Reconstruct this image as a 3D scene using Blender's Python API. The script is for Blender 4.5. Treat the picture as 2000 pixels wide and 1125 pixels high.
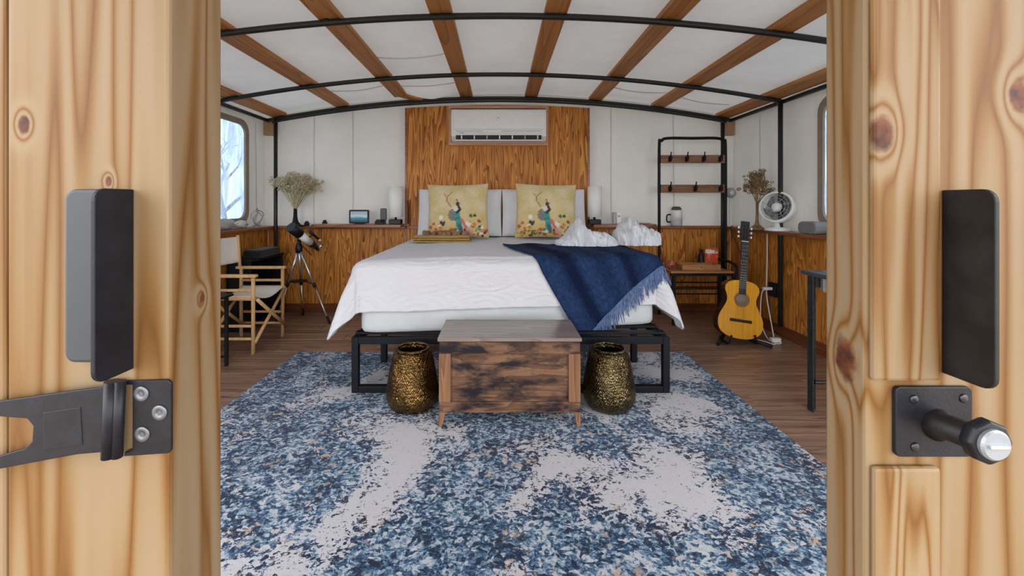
import bpy, math, random
from mathutils import Vector, Matrix, noise as mnoise
random.seed(7)
PI = math.pi
for o in list(bpy.data.objects): bpy.data.objects.remove(o)
SC = bpy.context.scene
COL = SC.collection

# ------------------------------------------------------------------ camera
FPX, VPX, HY, CAMZ = 824.0, 975.0, 398.0, 1.18
cd = bpy.data.cameras.new('camera'); cam = bpy.data.objects.new('camera', cd); COL.objects.link(cam)
cam.location = (0, 0, CAMZ); cam.rotation_euler = (PI/2, 0, 0)
cd.sensor_width = 36.0; cd.lens = FPX/2000*36
cd.shift_x = (1000-VPX)/2000; cd.shift_y = -(562.5-HY)/2000
cd.clip_start = .02; cd.clip_end = 200
SC.camera = cam
# ------------------------------------------------------------------ daylight
w = bpy.data.worlds.new('sky'); SC.world = w; w.use_nodes = True
bg = w.node_tree.nodes['Background']; bg.inputs[0].default_value = (.95, .975, 1.0, 1); bg.inputs[1].default_value = 4.0
sd = bpy.data.lights.new('sun', 'SUN'); sd.energy = 1.0; sd.angle = .35; sd.color = (1, .95, .88)
sun = bpy.data.objects.new('sun', sd); COL.objects.link(sun)
sun.rotation_euler = (math.radians(-24), math.radians(8), 0)      # high, from behind the tent
vs = SC.view_settings; vs.view_transform = 'Standard'; vs.look = 'None'; vs.gamma = 1; vs.use_curve_mapping = False
vs.exposure = 0.5

# ------------------------------------------------------------------ helpers
def P(px, py, y):                       # a point of the place at distance y
    return Vector(((px-VPX)/FPX*y, y, CAMZ-(py-HY)/FPX*y))
WO = {}
class MB:
    def __init__(s): s.v = []; s.f = []; s.sm = []; s.uv = None; s.col = None
    def add(s, vs_, fs, smooth=False):
        n = len(s.v); s.v += [Vector(p) for p in vs_]
        for f in fs: s.f.append([n+i for i in f]); s.sm.append(smooth)
        return s
    def box(s, x0, x1, y0, y1, z0, z1):
        return s.add([(x0,y0,z0),(x1,y0,z0),(x1,y1,z0),(x0,y1,z0),(x0,y0,z1),(x1,y0,z1),(x1,y1,z1),(x0,y1,z1)],
              [(0,3,2,1),(4,5,6,7),(0,1,5,4),(1,2,6,5),(2,3,7,6),(3,0,4,7)])
    def bar(s, a, b, wx, wz, up=(0,0,1)):     # square bar between two points
        a = Vector(a); b = Vector(b); d = (b-a).normalized(); u = Vector(up)
        if abs(d.dot(u)) > .98: u = Vector((0,1,0))
        x = d.cross(u).normalized()*wx/2; z = x.cross(d).normalized()*wz/2
        q = [a-x-z, a+x-z, a+x+z, a-x+z, b-x-z, b+x-z, b+x+z, b-x+z]
        return s.add(q, [(0,1,2,3),(7,6,5,4),(0,4,5,1),(1,5,6,2),(2,6,7,3),(3,7,4,0)])
    def tube(s, pts, r, n=10, cap=True, closed=False):
        pts = [Vector(p) for p in pts]; m = len(pts)
        rr = r if isinstance(r, (list, tuple)) else [r]*m
        up = None; rings = []
        for i, p in enumerate(pts):
            if closed: d = pts[(i+1) % m]-pts[i-1]
            else: d = pts[min(i+1, m-1)]-pts[max(i-1, 0)]
            d = d.normalized() if d.length > 1e-9 else Vector((0,0,1))
            if up is None:
                up = Vector((0,0,1)) if abs(d.z) < .9 else Vector((1,0,0))
            x = (up-d*up.dot(d)).normalized(); up = x; y = d.cross(x)
            rings.append([p+(x*math.cos(2*PI*k/n)+y*math.sin(2*PI*k/n))*rr[i] for k in range(n)])
        b = len(s.v); s.v += [q for rg in rings for q in rg]
        for i in range(m if closed else m-1):
            j = (i+1) % m
            for k in range(n):
                s.f.append([b+i*n+k, b+i*n+(k+1) % n, b+j*n+(k+1) % n, b+j*n+k]); s.sm.append(True)
        if cap and not closed:
            s.f.append([b+k for k in range(n)][::-1]); s.sm.append(False)
            s.f.append([b+(m-1)*n+k for k in range(n)]); s.sm.append(False)
        return s
    def lathe(s, prof, n=32, c=(0,0,0), axis='z', rmod=None):
        b = len(s.v); m = len(prof); c = Vector(c)
        for r, z in prof:
            for k in range(n):
                a = 2*PI*k/n; q = r*(rmod(a, z) if rmod else 1)
                p = (q*math.cos(a), q*math.sin(a), z)
                if axis == 'y': p = (p[0], p[2], p[1])
                if axis == 'x': p = (p[2], p[0], p[1])
                s.v.append(c+Vector(p))
        for i in range(m-1):
            for k in range(n):
                s.f.append([b+i*n+k, b+i*n+(k+1) % n, b+(i+1)*n+(k+1) % n, b+(i+1)*n+k]); s.sm.append(True)
        for i, rv in ((0, True), (m-1, False)):
            if prof[i][0] > 1e-4:
                q = [b+i*n+k for k in range(n)]; s.f.append(q[::-1] if rv else q); s.sm.append(False)
        return s
    def prism(s, poly, axis, a, b_):      # polygon extruded along an axis
        n = len(poly); vv = []
        for t in (a, b_):
            for p in poly:
                vv.append({'x': (t, p[0], p[1]), 'y': (p[0], t, p[1]), 'z': (p[0], p[1], t)}[axis])
        fs = [list(range(n))[::-1], [n+i for i in range(n)]]
        fs += [(i, (i+1) % n, n+(i+1) % n, n+i) for i in range(n)]
        return s.add(vv, fs)
    def grid(s, fn, nu, nv, closed_u=False, uvs=False):
        b = len(s.v); ku = nu if closed_u else nu+1
        for j in range(nv+1):
            for i in range(ku): s.v.append(Vector(fn(i/nu, j/nv)))
        for j in range(nv):
            for i in range(nu):
                i2 = (i+1) % ku
                s.f.append([b+j*ku+i, b+j*ku+i2, b+(j+1)*ku+i2, b+(j+1)*ku+i]); s.sm.append(True)
        if uvs: s.uv = [(i/nu, j/nv) for j in range(nv+1) for i in range(ku)]
        return s
    def ball(s, c, rx, ry=None, rz=None, n=14, m=8, fn=None):
        ry = ry or rx; rz = rz or rx; c = Vector(c)
        def g(u, v):
            a = 2*PI*u; t = PI*(v-.5); k = fn(a, t) if fn else 1
            return c+Vector((rx*math.cos(t)*math.cos(a)*k, ry*math.cos(t)*math.sin(a)*k, rz*math.sin(t)*k))
        return s.grid(g, n, m, True)
    def build(s, name, mat, parent=None, bev=0, seg=2, solid=0, kind=None, label=None, sub=0, origin=None, smooth=None):
        me = bpy.data.meshes.new(name)
        if origin is None:
            lo = [min(p[i] for p in s.v) for i in range(3)]; hi = [max(p[i] for p in s.v) for i in range(3)]
            origin = Vector(((lo[0]+hi[0])/2, (lo[1]+hi[1])/2, lo[2]))
        else: origin = Vector(origin)
        me.from_pydata([tuple(p-origin) for p in s.v], [], s.f); me.update()
        me.polygons.foreach_set('use_smooth', s.sm if smooth is None else [smooth]*len(s.f))
        if s.uv:
            l = me.uv_layers.new(name='uv')
            for lp in me.loops: l.data[lp.index].uv = s.uv[lp.vertex_index]
        if s.col:
            a = me.color_attributes.new('print', 'FLOAT_COLOR', 'POINT')
            for i, c in enumerate(s.col): a.data[i].color = (*c, 1)
        if mat: me.materials.append(mat)
        o = bpy.data.objects.new(name, me); COL.objects.link(o)
        WO[o.name] = origin; place(o, parent, origin)
        if solid:
            m = o.modifiers.new('thickness', 'SOLIDIFY'); m.thickness = solid; m.offset = 0
        if bev:
            m = o.modifiers.new('bevel', 'BEVEL'); m.width = bev; m.segments = seg; m.limit_method = 'ANGLE'; m.angle_limit = .6
        if sub:
            m = o.modifiers.new('sub', 'SUBSURF'); m.levels = m.render_levels = sub
        if kind: o['kind'] = kind
        if label: o['label'] = label
        return o
def place(o, parent, origin):
    if parent is not None:
        o.parent = parent; o.location = origin-WO[parent.name]
    else: o.location = origin
def tag(o, label, cat, group=None):
    o['label'] = label; o['category'] = cat
    if group: o['group'] = group
    return o
def thing(name, label, cat, loc=(0,0,0), group=None):
    o = bpy.data.objects.new(name, None); COL.objects.link(o); o.empty_display_size = .1
    o.location = loc; WO[o.name] = Vector(loc); return tag(o, label, cat, group)
def struct(o): o['kind'] = 'structure'; return o
def estruct(name, loc=(0,0,0)):
    o = bpy.data.objects.new(name, None); COL.objects.link(o); o.location = loc; WO[o.name] = Vector(loc); return struct(o)
def copy_child(ob, parent, origin):
    c = ob.copy(); COL.objects.link(c); WO[c.name] = Vector(origin); place(c, parent, Vector(origin)); return c
def box(name, mat, parent, x0, x1, y0, y1, z0, z1, bev=.003, **k):
    return MB().box(x0, x1, y0, y1, z0, z1).build(name, mat, parent, bev=bev, **k)
def rrect(x0, x1, z0, z1, r, n=5, corners=(1,1,1,1)):     # bl, br, tr, tl
    out = []
    for (cx, cz, a0), on in zip(((x0+r, z0+r, PI), (x1-r, z0+r, 1.5*PI), (x1-r, z1-r, 0), (x0+r, z1-r, .5*PI)), corners):
        if on: out += [(cx+r*math.cos(a0+PI/2*k/n), cz+r*math.sin(a0+PI/2*k/n)) for k in range(n+1)]
        else: out.append((x0 if cx == x0+r else x1, z0 if cz == z0+r else z1))
    return out
def spline(pts, n=8):
    pts = [Vector(p) for p in pts]; out = []
    for i in range(len(pts)-1):
        p0 = pts[max(i-1, 0)]; p1 = pts[i]; p2 = pts[i+1]; p3 = pts[min(i+2, len(pts)-1)]
        for k in range(n):
            t = k/n
            out.append(.5*((2*p1)+(p2-p0)*t+(2*p0-5*p1+4*p2-p3)*t*t+(-p0+3*p1-3*p2+p3)*t**3))
    out.append(pts[-1]); return out
def nz(x, y, z=0): return mnoise.noise(Vector((x, y, z)))

# ------------------------------------------------------------------ materials
class NT:
    def __init__(s, name):
        s.m = bpy.data.materials.new(name); s.m.use_nodes = True; s.t = s.m.node_tree; s.t.nodes.clear()
        s.out = s.n('ShaderNodeOutputMaterial')
    def n(s, typ, **kw):
        nd = s.t.nodes.new(typ)
        for k, v in kw.items():
            if k.startswith('_'): setattr(nd, k[1:], v)
        for k, v in kw.items():
            if k.startswith('_'): continue
            key = int(k[1:]) if k[0] == 'i' and k[1:].isdigit() else k.replace('__', ' ')
            s.set(nd.inputs[key], v)
        return nd
    def set(s, inp, v):
        if hasattr(v, 'outputs'): s.t.links.new(v.outputs[0], inp)
        elif hasattr(v, 'is_output'): s.t.links.new(v, inp)
        else:
            if isinstance(v, tuple) and len(v) == 3 and inp.type == 'RGBA': v = (*v, 1)
            inp.default_value = v
    def math(s, op, a, b=0, clamp=False):
        return s.n('ShaderNodeMath', _operation=op, _use_clamp=clamp, i0=a, i1=b)
    def ramp(s, fac, stops, interp='LINEAR'):
        nd = s.n('ShaderNodeValToRGB', Fac=fac); cr = nd.color_ramp; cr.interpolation = interp
        while len(cr.elements) > len(stops): cr.elements.remove(cr.elements[-1])
        while len(cr.elements) < len(stops): cr.elements.new(1)
        for e, (p, c) in zip(cr.elements, stops):
            e.position = p; e.color = (*c, 1) if isinstance(c, tuple) else (c, c, c, 1)
        return nd
    def mix(s, fac, a, b, blend='MIX'):
        nd = s.n('ShaderNodeMix', _data_type='RGBA', _blend_type=blend)
        s.set(nd.inputs[0], fac); s.set(nd.inputs[6], a); s.set(nd.inputs[7], b); return nd.outputs[2]
    def coords(s, scale=(1,1,1), rand=True, loc=(0,0,0), uv=False):
        tc = s.n('ShaderNodeTexCoord'); src = tc.outputs['UV' if uv else 'Object']
        if rand:
            oi = s.n('ShaderNodeObjectInfo'); r = s.math('MULTIPLY', oi.outputs['Random'], 37.0)
            src = s.n('ShaderNodeVectorMath', _operation='ADD', i0=src, i1=r)
        return s.n('ShaderNodeMapping', Vector=src, Scale=scale, Location=loc)
    def noise(s, vec, scale=1, detail=2, rough=.5, dist=0):
        return s.n('ShaderNodeTexNoise', Vector=vec, Scale=scale, Detail=detail, Roughness=rough, Distortion=dist)
    def bsdf(s, color, rough=.5, metal=0, bump=None, strength=.3, dist=.01, **kw):
        b = s.n('ShaderNodeBsdfPrincipled', Roughness=rough, Metallic=metal, **{'Base__Color': color})
        for k, v in kw.items(): pass
        if bump is not None:
            s.set(b.inputs['Normal'], s.n('ShaderNodeBump', Height=bump, Strength=strength, Distance=dist))
        s.t.links.new(b.outputs[0], s.out.inputs[0]); return b
MATS = {}
def plain(name, col, rough=.5, metal=0, var=.12, scale=14, bumpy=.08, spec=None):
    if name in MATS: return MATS[name]
    t = NT(name); v = t.coords()
    nn = t.noise(v, scale, 4, .6)
    c = t.ramp(nn, [(.3, tuple(x*(1-var) for x in col)), (.7, tuple(min(1, x*(1+var)) for x in col))])
    r = t.math('MULTIPLY_ADD', nn, .2); r.inputs[2].default_value = max(.02, rough-.1)
    b = t.bsdf(c, r, metal, t.noise(v, scale*6, 3), bumpy, .004)
    if spec is not None: b.inputs['Specular IOR Level'].default_value = spec
    MATS[name] = t.m; return t.m
def fabric(name, col, weave=420, var=.06, strength=.25, sheen=.2):
    if name in MATS: return MATS[name]
    t = NT(name); v = t.coords(rand=False)
    wv = t.noise(v, weave, 2, .6); big = t.noise(v, 5, 4, .6)
    c = t.ramp(big, [(.3, tuple(x*(1-var) for x in col)), (.7, tuple(min(1, x*(1+var)) for x in col))])
    b = t.bsdf(c, .9, 0, t.math('ADD', wv, t.math('MULTIPLY', t.noise(v, 30, 3), .6)), strength, .004)
    b.inputs['Specular IOR Level'].default_value = .15; b.inputs['Sheen Weight'].default_value = sheen
    MATS[name] = t.m; return t.m
def wood(name, stops, axis='z', freq=6, lin=.6, rings=9, rough=.45, fiber=.35, knots=(), seed=0, blot=None, rand=True, bump=.12, dist=.35, sharp=None, fine=(160, 2)):
    """long grain along AXIS: contour rings of a stretched noise, fine fibres, optional knots"""
    if name in MATS: return MATS[name]
    t = NT(name); sc = {'x': (lin, freq, freq), 'y': (freq, lin, freq), 'z': (freq, freq, lin)}[axis]
    fa_, fl_ = fine; fs = {'x': (fl_, fa_, fa_), 'y': (fa_, fl_, fa_), 'z': (fa_, fa_, fl_)}[axis]
    v = t.coords(sc, rand, (seed*3.1, seed*1.7, seed*2.3)); field = t.noise(v, 1, 2, .45, dist).outputs[0]
    raw = t.n('ShaderNodeTexCoord').outputs['Object']; kmask = None
    for (kx, ky, kz, kr) in knots:
        d = t.n('ShaderNodeVectorMath', _operation='SUBTRACT', i0=raw, i1=(kx, ky, kz))
        ks = {'x': (.6, 1, 1), 'y': (1, .6, 1), 'z': (1, 1, .62)}[axis]
        d = t.n('ShaderNodeVectorMath', _operation='MULTIPLY', i0=d, i1=ks)
        ln = t.n('ShaderNodeVectorMath', _operation='LENGTH', i0=d).outputs['Value']
        g = t.math('POWER', 2.718, t.math('MULTIPLY', t.math('POWER', t.math('DIVIDE', ln, kr*1.7), 2), -1))
        field = t.math('ADD', field, t.math('MULTIPLY', g, .22)).outputs[0]
        wob = t.math('ADD', ln, t.math('MULTIPLY', t.math('SUBTRACT', t.noise(raw, 60, 2), .5), kr*.9))
        k1 = t.n('ShaderNodeMapRange', Value=wob, i1=kr*.75, i2=kr*1.15, i3=1.0, i4=0.0)
        kmask = k1 if kmask is None else t.math('MAXIMUM', kmask, k1)
    saw = t.math('FRACT', t.math('MULTIPLY', field, rings))
    if sharp: saw = t.math('POWER', t.math('SUBTRACT', 1.0, t.math('ABSOLUTE', t.math('SUBTRACT', t.math('MULTIPLY', saw, 2.0), 1.0))), sharp)
    fib = t.noise(t.coords(fs, rand), 1, 3, .6)
    f = t.math('ADD', t.math('MULTIPLY', saw, 1-fiber), t.math('MULTIPLY', fib, fiber))
    c = t.ramp(f, stops).outputs[0]
    tone = t.noise(t.coords(tuple(x*.4 for x in sc), rand, (5, 5, 5)), 1, 3)
    c = t.mix(1.0, c, t.ramp(tone, [(.3, .84), (.7, 1.0)]), 'MULTIPLY')
    if blot:
        bn = t.noise(t.coords(blot[2], rand), 1, 6, .65)
        c = t.mix(t.ramp(bn, [(blot[0], 0.0), (blot[1], 1.0)]).outputs[0], c, blot[3])
    if kmask is not None:
        kc = t.ramp(t.noise(raw, 60, 3), [(.3, (.045, .016, .011)), (.7, (.17, .055, .02))])
        c = t.mix(kmask, c, kc.outputs[0])
    b = t.bsdf(c, rough, 0, f, bump, .003); b.inputs['Specular IOR Level'].default_value = .5 if rough < .32 else .2
    MATS[name] = t.m; return t.m
def canvas(name, col, trans, seam=None):
    t = NT(name); v = t.coords((1, 1, 1), False)
    weave = t.noise(v, 260, 2); wr = t.noise(t.coords((6, 6, 1.3), False), 1, 4, .55, .6)
    tone = t.noise(v, 2.2, 4, .6)
    c = t.mix(1.0, col, t.ramp(tone, [(.3, .90), (.75, 1.0)]), 'MULTIPLY')
    bp = t.n('ShaderNodeBump', Height=t.math('ADD', t.math('MULTIPLY', weave, .05), wr), Strength=.35, Distance=.03)
    a = t.n('ShaderNodeBsdfDiffuse', Color=c, Normal=bp); b = t.n('ShaderNodeBsdfTranslucent', Color=c, Normal=bp)
    mx = t.n('ShaderNodeMixShader', i0=trans, i1=a, i2=b); t.t.links.new(mx.outputs[0], t.out.inputs[0]); return t.m

PINE = [(0.05, (.280, .208, .128)), (.28, (.256, .173, .092)), (.55, (.215, .118, .042)), (.95, (.135, .052, .011))]
def pine(name, seed, knots=(), rings=9, freq=11, lin=.42):
    return wood(name, PINE, 'z', freq, lin, rings, .5, .30, knots, seed, rand=False, bump=.1, dist=.25, sharp=2.0, fine=(48, .9))
PLY = [(0.0, (.82, .40, .095)), (.34, (.68, .285, .054)), (.58, (.45, .155, .025)), (.82, (.12, .032, .007))]
M_ply = wood('stained_plywood', PLY, 'z', 9, .75, 11, .42, .52, bump=.2, dist=.8, fine=(48, 1.6))
M_ply2 = wood('stained_plywood_fine', PLY, 'z', 10, .9, 10, .42, .55, bump=.2, dist=1.0, fine=(52, 1.9))
M_ledge_x = wood('ledge_wood_x', [(0, (.36, .13, .045)), (.6, (.26, .085, .03)), (1, (.14, .045, .018))], 'x', 9, .7, 7, .3, .35)
M_ledge_y = wood('ledge_wood_y', [(0, (.36, .13, .045)), (.6, (.26, .085, .03)), (1, (.14, .045, .018))], 'y', 9, .7, 7, .3, .35)
M_base_x = wood('baseboard_wood_x', [(0, (.24, .075, .03)), (1, (.10, .03, .014))], 'x', 9, .7, 6, .4, .35)
M_base_y = wood('baseboard_wood_y', [(0, (.28, .09, .035)), (1, (.12, .038, .016))], 'y', 9, .7, 6, .4, .35)
M_rafter = wood('rafter_wood', [(0, (.58, .27, .085)), (.6, (.46, .19, .055)), (1, (.28, .10, .028))], 'y', 9, .45, 6, .5, .35)
M_floor = wood('floor_laminate', [(0.25, (.46, .30, .225)), (.5, (.31, .19, .137)), (.75, (.13, .075, .052))], 'x', 14, .9, 5, .30, .65, bump=.08, fine=(60, 1.2))
M_rustic = wood('rustic_brown_board', [(0.1, (.30, .165, .095)), (.5, (.20, .105, .06)), (.9, (.07, .036, .024))], 'x', 14, 1.4, 6, .36, .5, fine=(70, 3),
                blot=(.44, .62, (5, 5, 13), (.020, .016, .020)))
M_rusticz = wood('rustic_brown_stile', [(0, (.36, .19, .10)), (.6, (.24, .12, .06)), (1, (.10, .045, .025))], 'z', 14, 1.4, 5, .38, .45,
                 blot=(.58, .72, (13, 13, 4), (.05, .035, .03)))
M_bamboo = wood('pale_beech', [(0, (.74, .50, .26)), (.7, (.62, .38, .17)), (1, (.46, .26, .10))], 'z', 30, 3, 4, .4, .4)
M_railwood = wood('hook_rail_wood', [(0, (.36, .20, .11)), (.6, (.24, .12, .06)), (1, (.10, .05, .03))], 'x', 16, 1.5, 5, .5, .45)
M_bench = wood('bench_wood', [(0, (.56, .29, .12)), (.7, (.44, .20, .08)), (1, (.25, .11, .04))], 'x', 16, 1.5, 5, .4, .4)
M_canvas = canvas('white_canvas_wall', (.70, .685, .645, 1), .045)
M_ceil = canvas('white_canvas_roof', (.74, .735, .72, 1), .05)
M_tube = plain('black_steel_tube', (.016, .017, .015), .38, .0, spec=.35)
M_black = plain('black_powder_coat', (.006, .007, .010), .55, .0, spec=.22)
M_blackp = plain('black_plastic', (.010, .010, .011), .4, spec=.3)
M_white = plain('white_plastic', (.80, .80, .79), .35, var=.03)
M_grey = plain('grey_plastic', (.38, .38, .38), .5)
M_silver = plain('brushed_silver', (.62, .63, .64), .3, .85, var=.08)
M_gold = plain('antique_gold_metal', (.58, .50, .33), .5, .3, var=.25, scale=30)
M_bronze = plain('dark_bronze_metal', (.30, .20, .10), .45, .5, var=.25, scale=30)
M_linen = fabric('white_linen', (.76, .77, .80))
M_terry = fabric('white_terry', (.75, .77, .81), 300, .05, .5, .3)
M_cream = fabric('cream_canvas_sling', (.76, .72, .64), 500)
M_lamp = fabric('white_lamp_shade', (.86, .86, .83), 600, .02, .1)
M_goldcloth = fabric('gold_woven_cloth', (.44, .27, .055), 260, .15, .5)
M_browncloth = fabric('brown_fringe', (.26, .15, .07), 120, .45, .6)

# ================================================================== THE SETTING
XW, XC, YB, YF = 2.52, 2.60, 4.60, .64       # wainscot face, canvas side, wainscot back face, front wall
LEDGE = .94
def arch(x): return 2.32-.24*(x/2.5)**2      # centre line of the roof tubes

ground = struct(MB().box(-40, 40, -40, 40, -.62, -.5).build('ground', plain('gravel', (.34, .31, .27), .9, var=.25, scale=3)))
# floor with planks laid across the room
sub = struct(MB().box(-2.7, 2.7, .45, 4.75, -.10, -.012).build('floor', plain('subfloor', (.05, .035, .03), .8)))
pw, pl = .148, 1.30
plank = None
rows = int((4.70-.56)/pw)
for r in range(rows+1):
    y0 = .56+r*pw; off = random.uniform(0, pl); x = -2.6-off
    while x < 2.6:
        a = max(x, -2.6); b = min(x+pl, 2.6); x += pl
        if b-a < .05: continue
        if b-a > pl-.001:
            if plank is None:
                plank = box('plank', M_floor, sub, a+.001, b-.001, y0+.001, y0+pw-.001, -.011, 0, bev=.002, seg=1)
            else: copy_child(plank, sub, ((a+b)/2, y0+pw/2, -.011))
        else: box('plank', M_floor, sub, a+.001, b-.001, y0+.001, y0+pw-.001, -.011, 0, bev=.002, seg=1)
box('deck', wood('deck_boards', [(0, (.36, .25, .16)), (1, (.20, .13, .08))], 'x', 10, .7, 5), None, -2.7, 2.7, -2.4, .45, -.12, -.015)
struct(bpy.data.objects['deck'])

pr_ = estruct('added_shade_roof', (0, -.8, 2.30))  # unseen roof added over the deck to dim the doors against the room
for k in range(12): box('roof_board', M_rafter, pr_, -1.25, 1.25, -2.1+k*.21, -2.1+k*.21+.205, 2.31, 2.335)
for sx_ in (-1.2, 1.2):
    box('beam', M_rafter, pr_, sx_-.04, sx_+.04, -2.1, .44, 2.20, 2.309); box('post', M_rafter, pr_, sx_-.045, sx_+.045, -2.1, -2.01, -.0145, 2.20)
def roof(x, y):
    z = arch(x)+.071
    z += .010*nz(x*1.3, y*2.3, 3)+.004*nz(x*2, y*9, 5)
    z -= .012*math.sin(PI*max(0, min(1, (y-3.72)/.83)))
    dx = (x+.70)/.22; dy = (y-4.42)/.16
    z -= .085*math.exp(-dx*dx-dy*dy)
    return z
# canvas walls ---------------------------------------------------------------
def rip(u, z, s=1): return .012*nz(u*3.1+s, z*.7, s)+.006*nz(u*9, z*1.6, s+4)
def wall_y(name, x0, x1, yy, z0, ztop, nu=60, nv=14, s=1):
    m = MB(); m.grid(lambda u, v: (x0+(x1-x0)*u, yy+rip(x0+(x1-x0)*u, v*1.3, s), z0+(ztop(x0+(x1-x0)*u)-z0)*v), nu, nv)
    return m
wb = struct(wall_y('wall_back', -XC-.05, XC+.05, 4.68, .0, lambda x: roof(x, 4.68)+.015).build('wall_back', M_canvas))
# seam strips of the back canvas
for sx in (-2.05, -1.62, 1.24, 1.93):
    m = MB(); m.grid(lambda u, v: (sx+.012*(u-.5), 4.678+rip(sx, v*1.3*.95+.6, 1)-.004, .93+(arch(sx)-.93+.02)*v), 2, 12)
    m.build('seam', M_canvas, wb)
def side_wall(name, side, wins):
    x = XC*side; m = MB(); z0, z1 = .0, arch(XC)+.09
    ys = sorted({YF, 4.74, *[a for w_ in wins for a in w_[:2]]}); zs = sorted({z0, z1, *[a for w_ in wins for a in w_[2:]]})
    for i in range(len(ys)-1):
        for j in range(len(zs)-1):
            yc, zc = (ys[i]+ys[i+1])/2, (zs[j]+zs[j+1])/2
            if any(a < yc < b and c < zc < d for a, b, c, d in wins): continue
            ya, yb, za, zb = ys[i], ys[i+1], zs[j], zs[j+1]
            m.grid(lambda u, v: (x+side*rip(ya+(yb-ya)*u, za+(zb-za)*v, 2+side), ya+(yb-ya)*u, za+(zb-za)*v), max(2, int((yb-ya)/.09)), max(2, int((zb-za)/.12)))
    return struct(m.build(name, M_canvas))
WL = [(2.95, 4.33, 1.0, 2.01), (1.1, 2.5, 1.0, 2.01)]
WR = [(2.05, 3.40, 1.0, 2.01), (.95, 1.80, 1.0, 2.01)]
wl = side_wall('wall_left', -1, WL); wr = side_wall('wall_right', 1, WR)
for side, par, yy in ((1, wr, 3.86), (1, wr, 4.2), (-1, wl, 4.5)):
    m = MB(); m.grid(lambda u, v: (side*(XC-.006)+side*rip(yy, .95+v*1.1, 2+side), yy+.012*(u-.5), .95+1.1*v), 2, 10); m.build('seam', M_canvas, par)
# front wall beside the doorway, each side with an opening added for more daylight
wf = estruct('wall_front', (0, YF, 0))
for s in (-1, 1):
    m = MB()
    for (xa, xb, za, zb) in ((.66, .76, 0, 2.2), (.76, 2.48, 0, .12), (.76, 2.48, 2.04, 2.2), (2.48, XC, 0, 2.1)):
        m.box(min(s*xa, s*xb), max(s*xa, s*xb), YF, YF+.02, za, zb)
    m.build('canvas_panel', M_canvas, wf)
box('lintel', M_rafter, wf, -XC, XC, YF-.02, YF+.06, 2.12, 2.26)
# windows -------------------------------------------------------------------
def vinyl():
    t = NT('clear_vinyl'); v = t.coords((3, 3, .8), False)
    wr_ = t.noise(v, 2.2, 5, .6, 1.6)
    bp = t.n('ShaderNodeBump', Height=wr_, Strength=1.0, Distance=.10)
    tr = t.n('ShaderNodeBsdfTransparent', Color=(.26, .33, .43, 1))
    df = t.n('ShaderNodeBsdfTranslucent', Color=(.17, .23, .32, 1), Normal=bp)
    gl = t.n('ShaderNodeBsdfGlossy', Color=(.8, .85, .9, 1), Roughness=.15, Normal=bp)
    m1 = t.n('ShaderNodeMixShader', i0=t.ramp(wr_, [(.35, .30), (.60, .95)]).outputs[0], i1=tr, i2=df)
    m2 = t.n('ShaderNodeMixShader', i0=.10, i1=m1, i2=gl); t.t.links.new(m2.outputs[0], t.out.inputs[0]); return t.m
M_vinyl = vinyl()
M_wframe = plain('window_binding', (.30, .24, .18), .8)
wn = 0
for side, wins in ((-1, WL), (1, WR)):
    for (ya, yb, za, zb) in wins:
        wn += 1; x = side*(XC-.012); r = .12
        wroot = estruct('window_%d' % wn, (x, (ya+yb)/2, za))
        m = MB(); out = rrect(ya-.02, yb+.02, za-.02, zb+.02, r); inn = rrect(ya+.035, yb-.035, za+.035, zb-.035, r*.8)
        n = len(out)
        for xx in (x-.009*side, x+.012*side):
            m.v += [Vector((xx, p[0], p[1])) for p in out]+[Vector((xx, p[0], p[1])) for p in inn]
        for i in range(n):
            j = (i+1) % n
            for f in ((i, j, n+j, n+i), (2*n+i, 3*n+i, 3*n+j, 2*n+j), (n+i, n+j, 3*n+j, 3*n+i), (i, 2*n+i, 2*n+j, j)):
                m.f.append(list(f)); m.sm.append(False)
        m.build('window_frame', M_wframe, wroot)
        m = MB(); m.grid(lambda u, v: (x+side*(.012+.02*nz(u*7+wn, v*2)), ya+.02+(yb-ya-.04)*u, za+.02+(zb-za-.04)*v), 36, 18)
        m.build('pane', M_vinyl, wroot)
# ceiling -------------------------------------------------------------------
ce = struct(MB().grid(lambda u, v: (-2.68+5.36*u, .4+4.36*v, roof(-2.68+5.36*u, .4+4.36*v)), 110, 90).build('ceiling', M_ceil))
# stitched folds hanging from the canvas
for (fa, fb, fy, dr) in ((-1.0, -.40, 3.36, .012), (-1.65, -1.1, 4.08, .01), (1.1, 1.65, 4.15, .012), (1.78, 2.3, 4.22, .010), (-.98, -.42, 4.13, .008)):
    m = MB(); m.tube([(fa+(fb-fa)*k/14, fy+.05*math.sin(PI*k/14), roof(fa+(fb-fa)*k/14, fy)-dr*math.sin(PI*k/14)) for k in range(15)], .006, 6)
    m.build('fold', M_ceil, ce)
for i, xr in enumerate((-2.38, -1.70, -1.03, -.355, .345, 1.04, 1.72, 2.42)):
    sl = math.atan(-2*.24*xr/6.25); m = MB(); zc = arch(xr)+.020+.019
    ca, sa = math.cos(sl), math.sin(sl); q = []
    yend = 4.60 if i != 2 else 4.42
    for yy in (.60, yend):
        for (dx, dz) in ((-.068, -.019), (.068, -.019), (.068, .019), (-.068, .019)):
            q.append((xr+dx*ca-dz*sa, yy, zc+dx*sa+dz*ca))
    m.add(q, [(0,1,2,3),(7,6,5,4),(0,4,5,1),(1,5,6,2),(2,6,7,3),(3,7,4,0)])
    m.build('rafter', M_rafter, ce, bev=.004)
    if i == 2:      # the broken end piece that kinks sideways
        m = MB().bar((xr+.01, 4.40, zc), (xr+.20, 4.60, zc-.012), .10, .034); m.build('rafter_end', M_rafter, ce, bev=.004)
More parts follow.
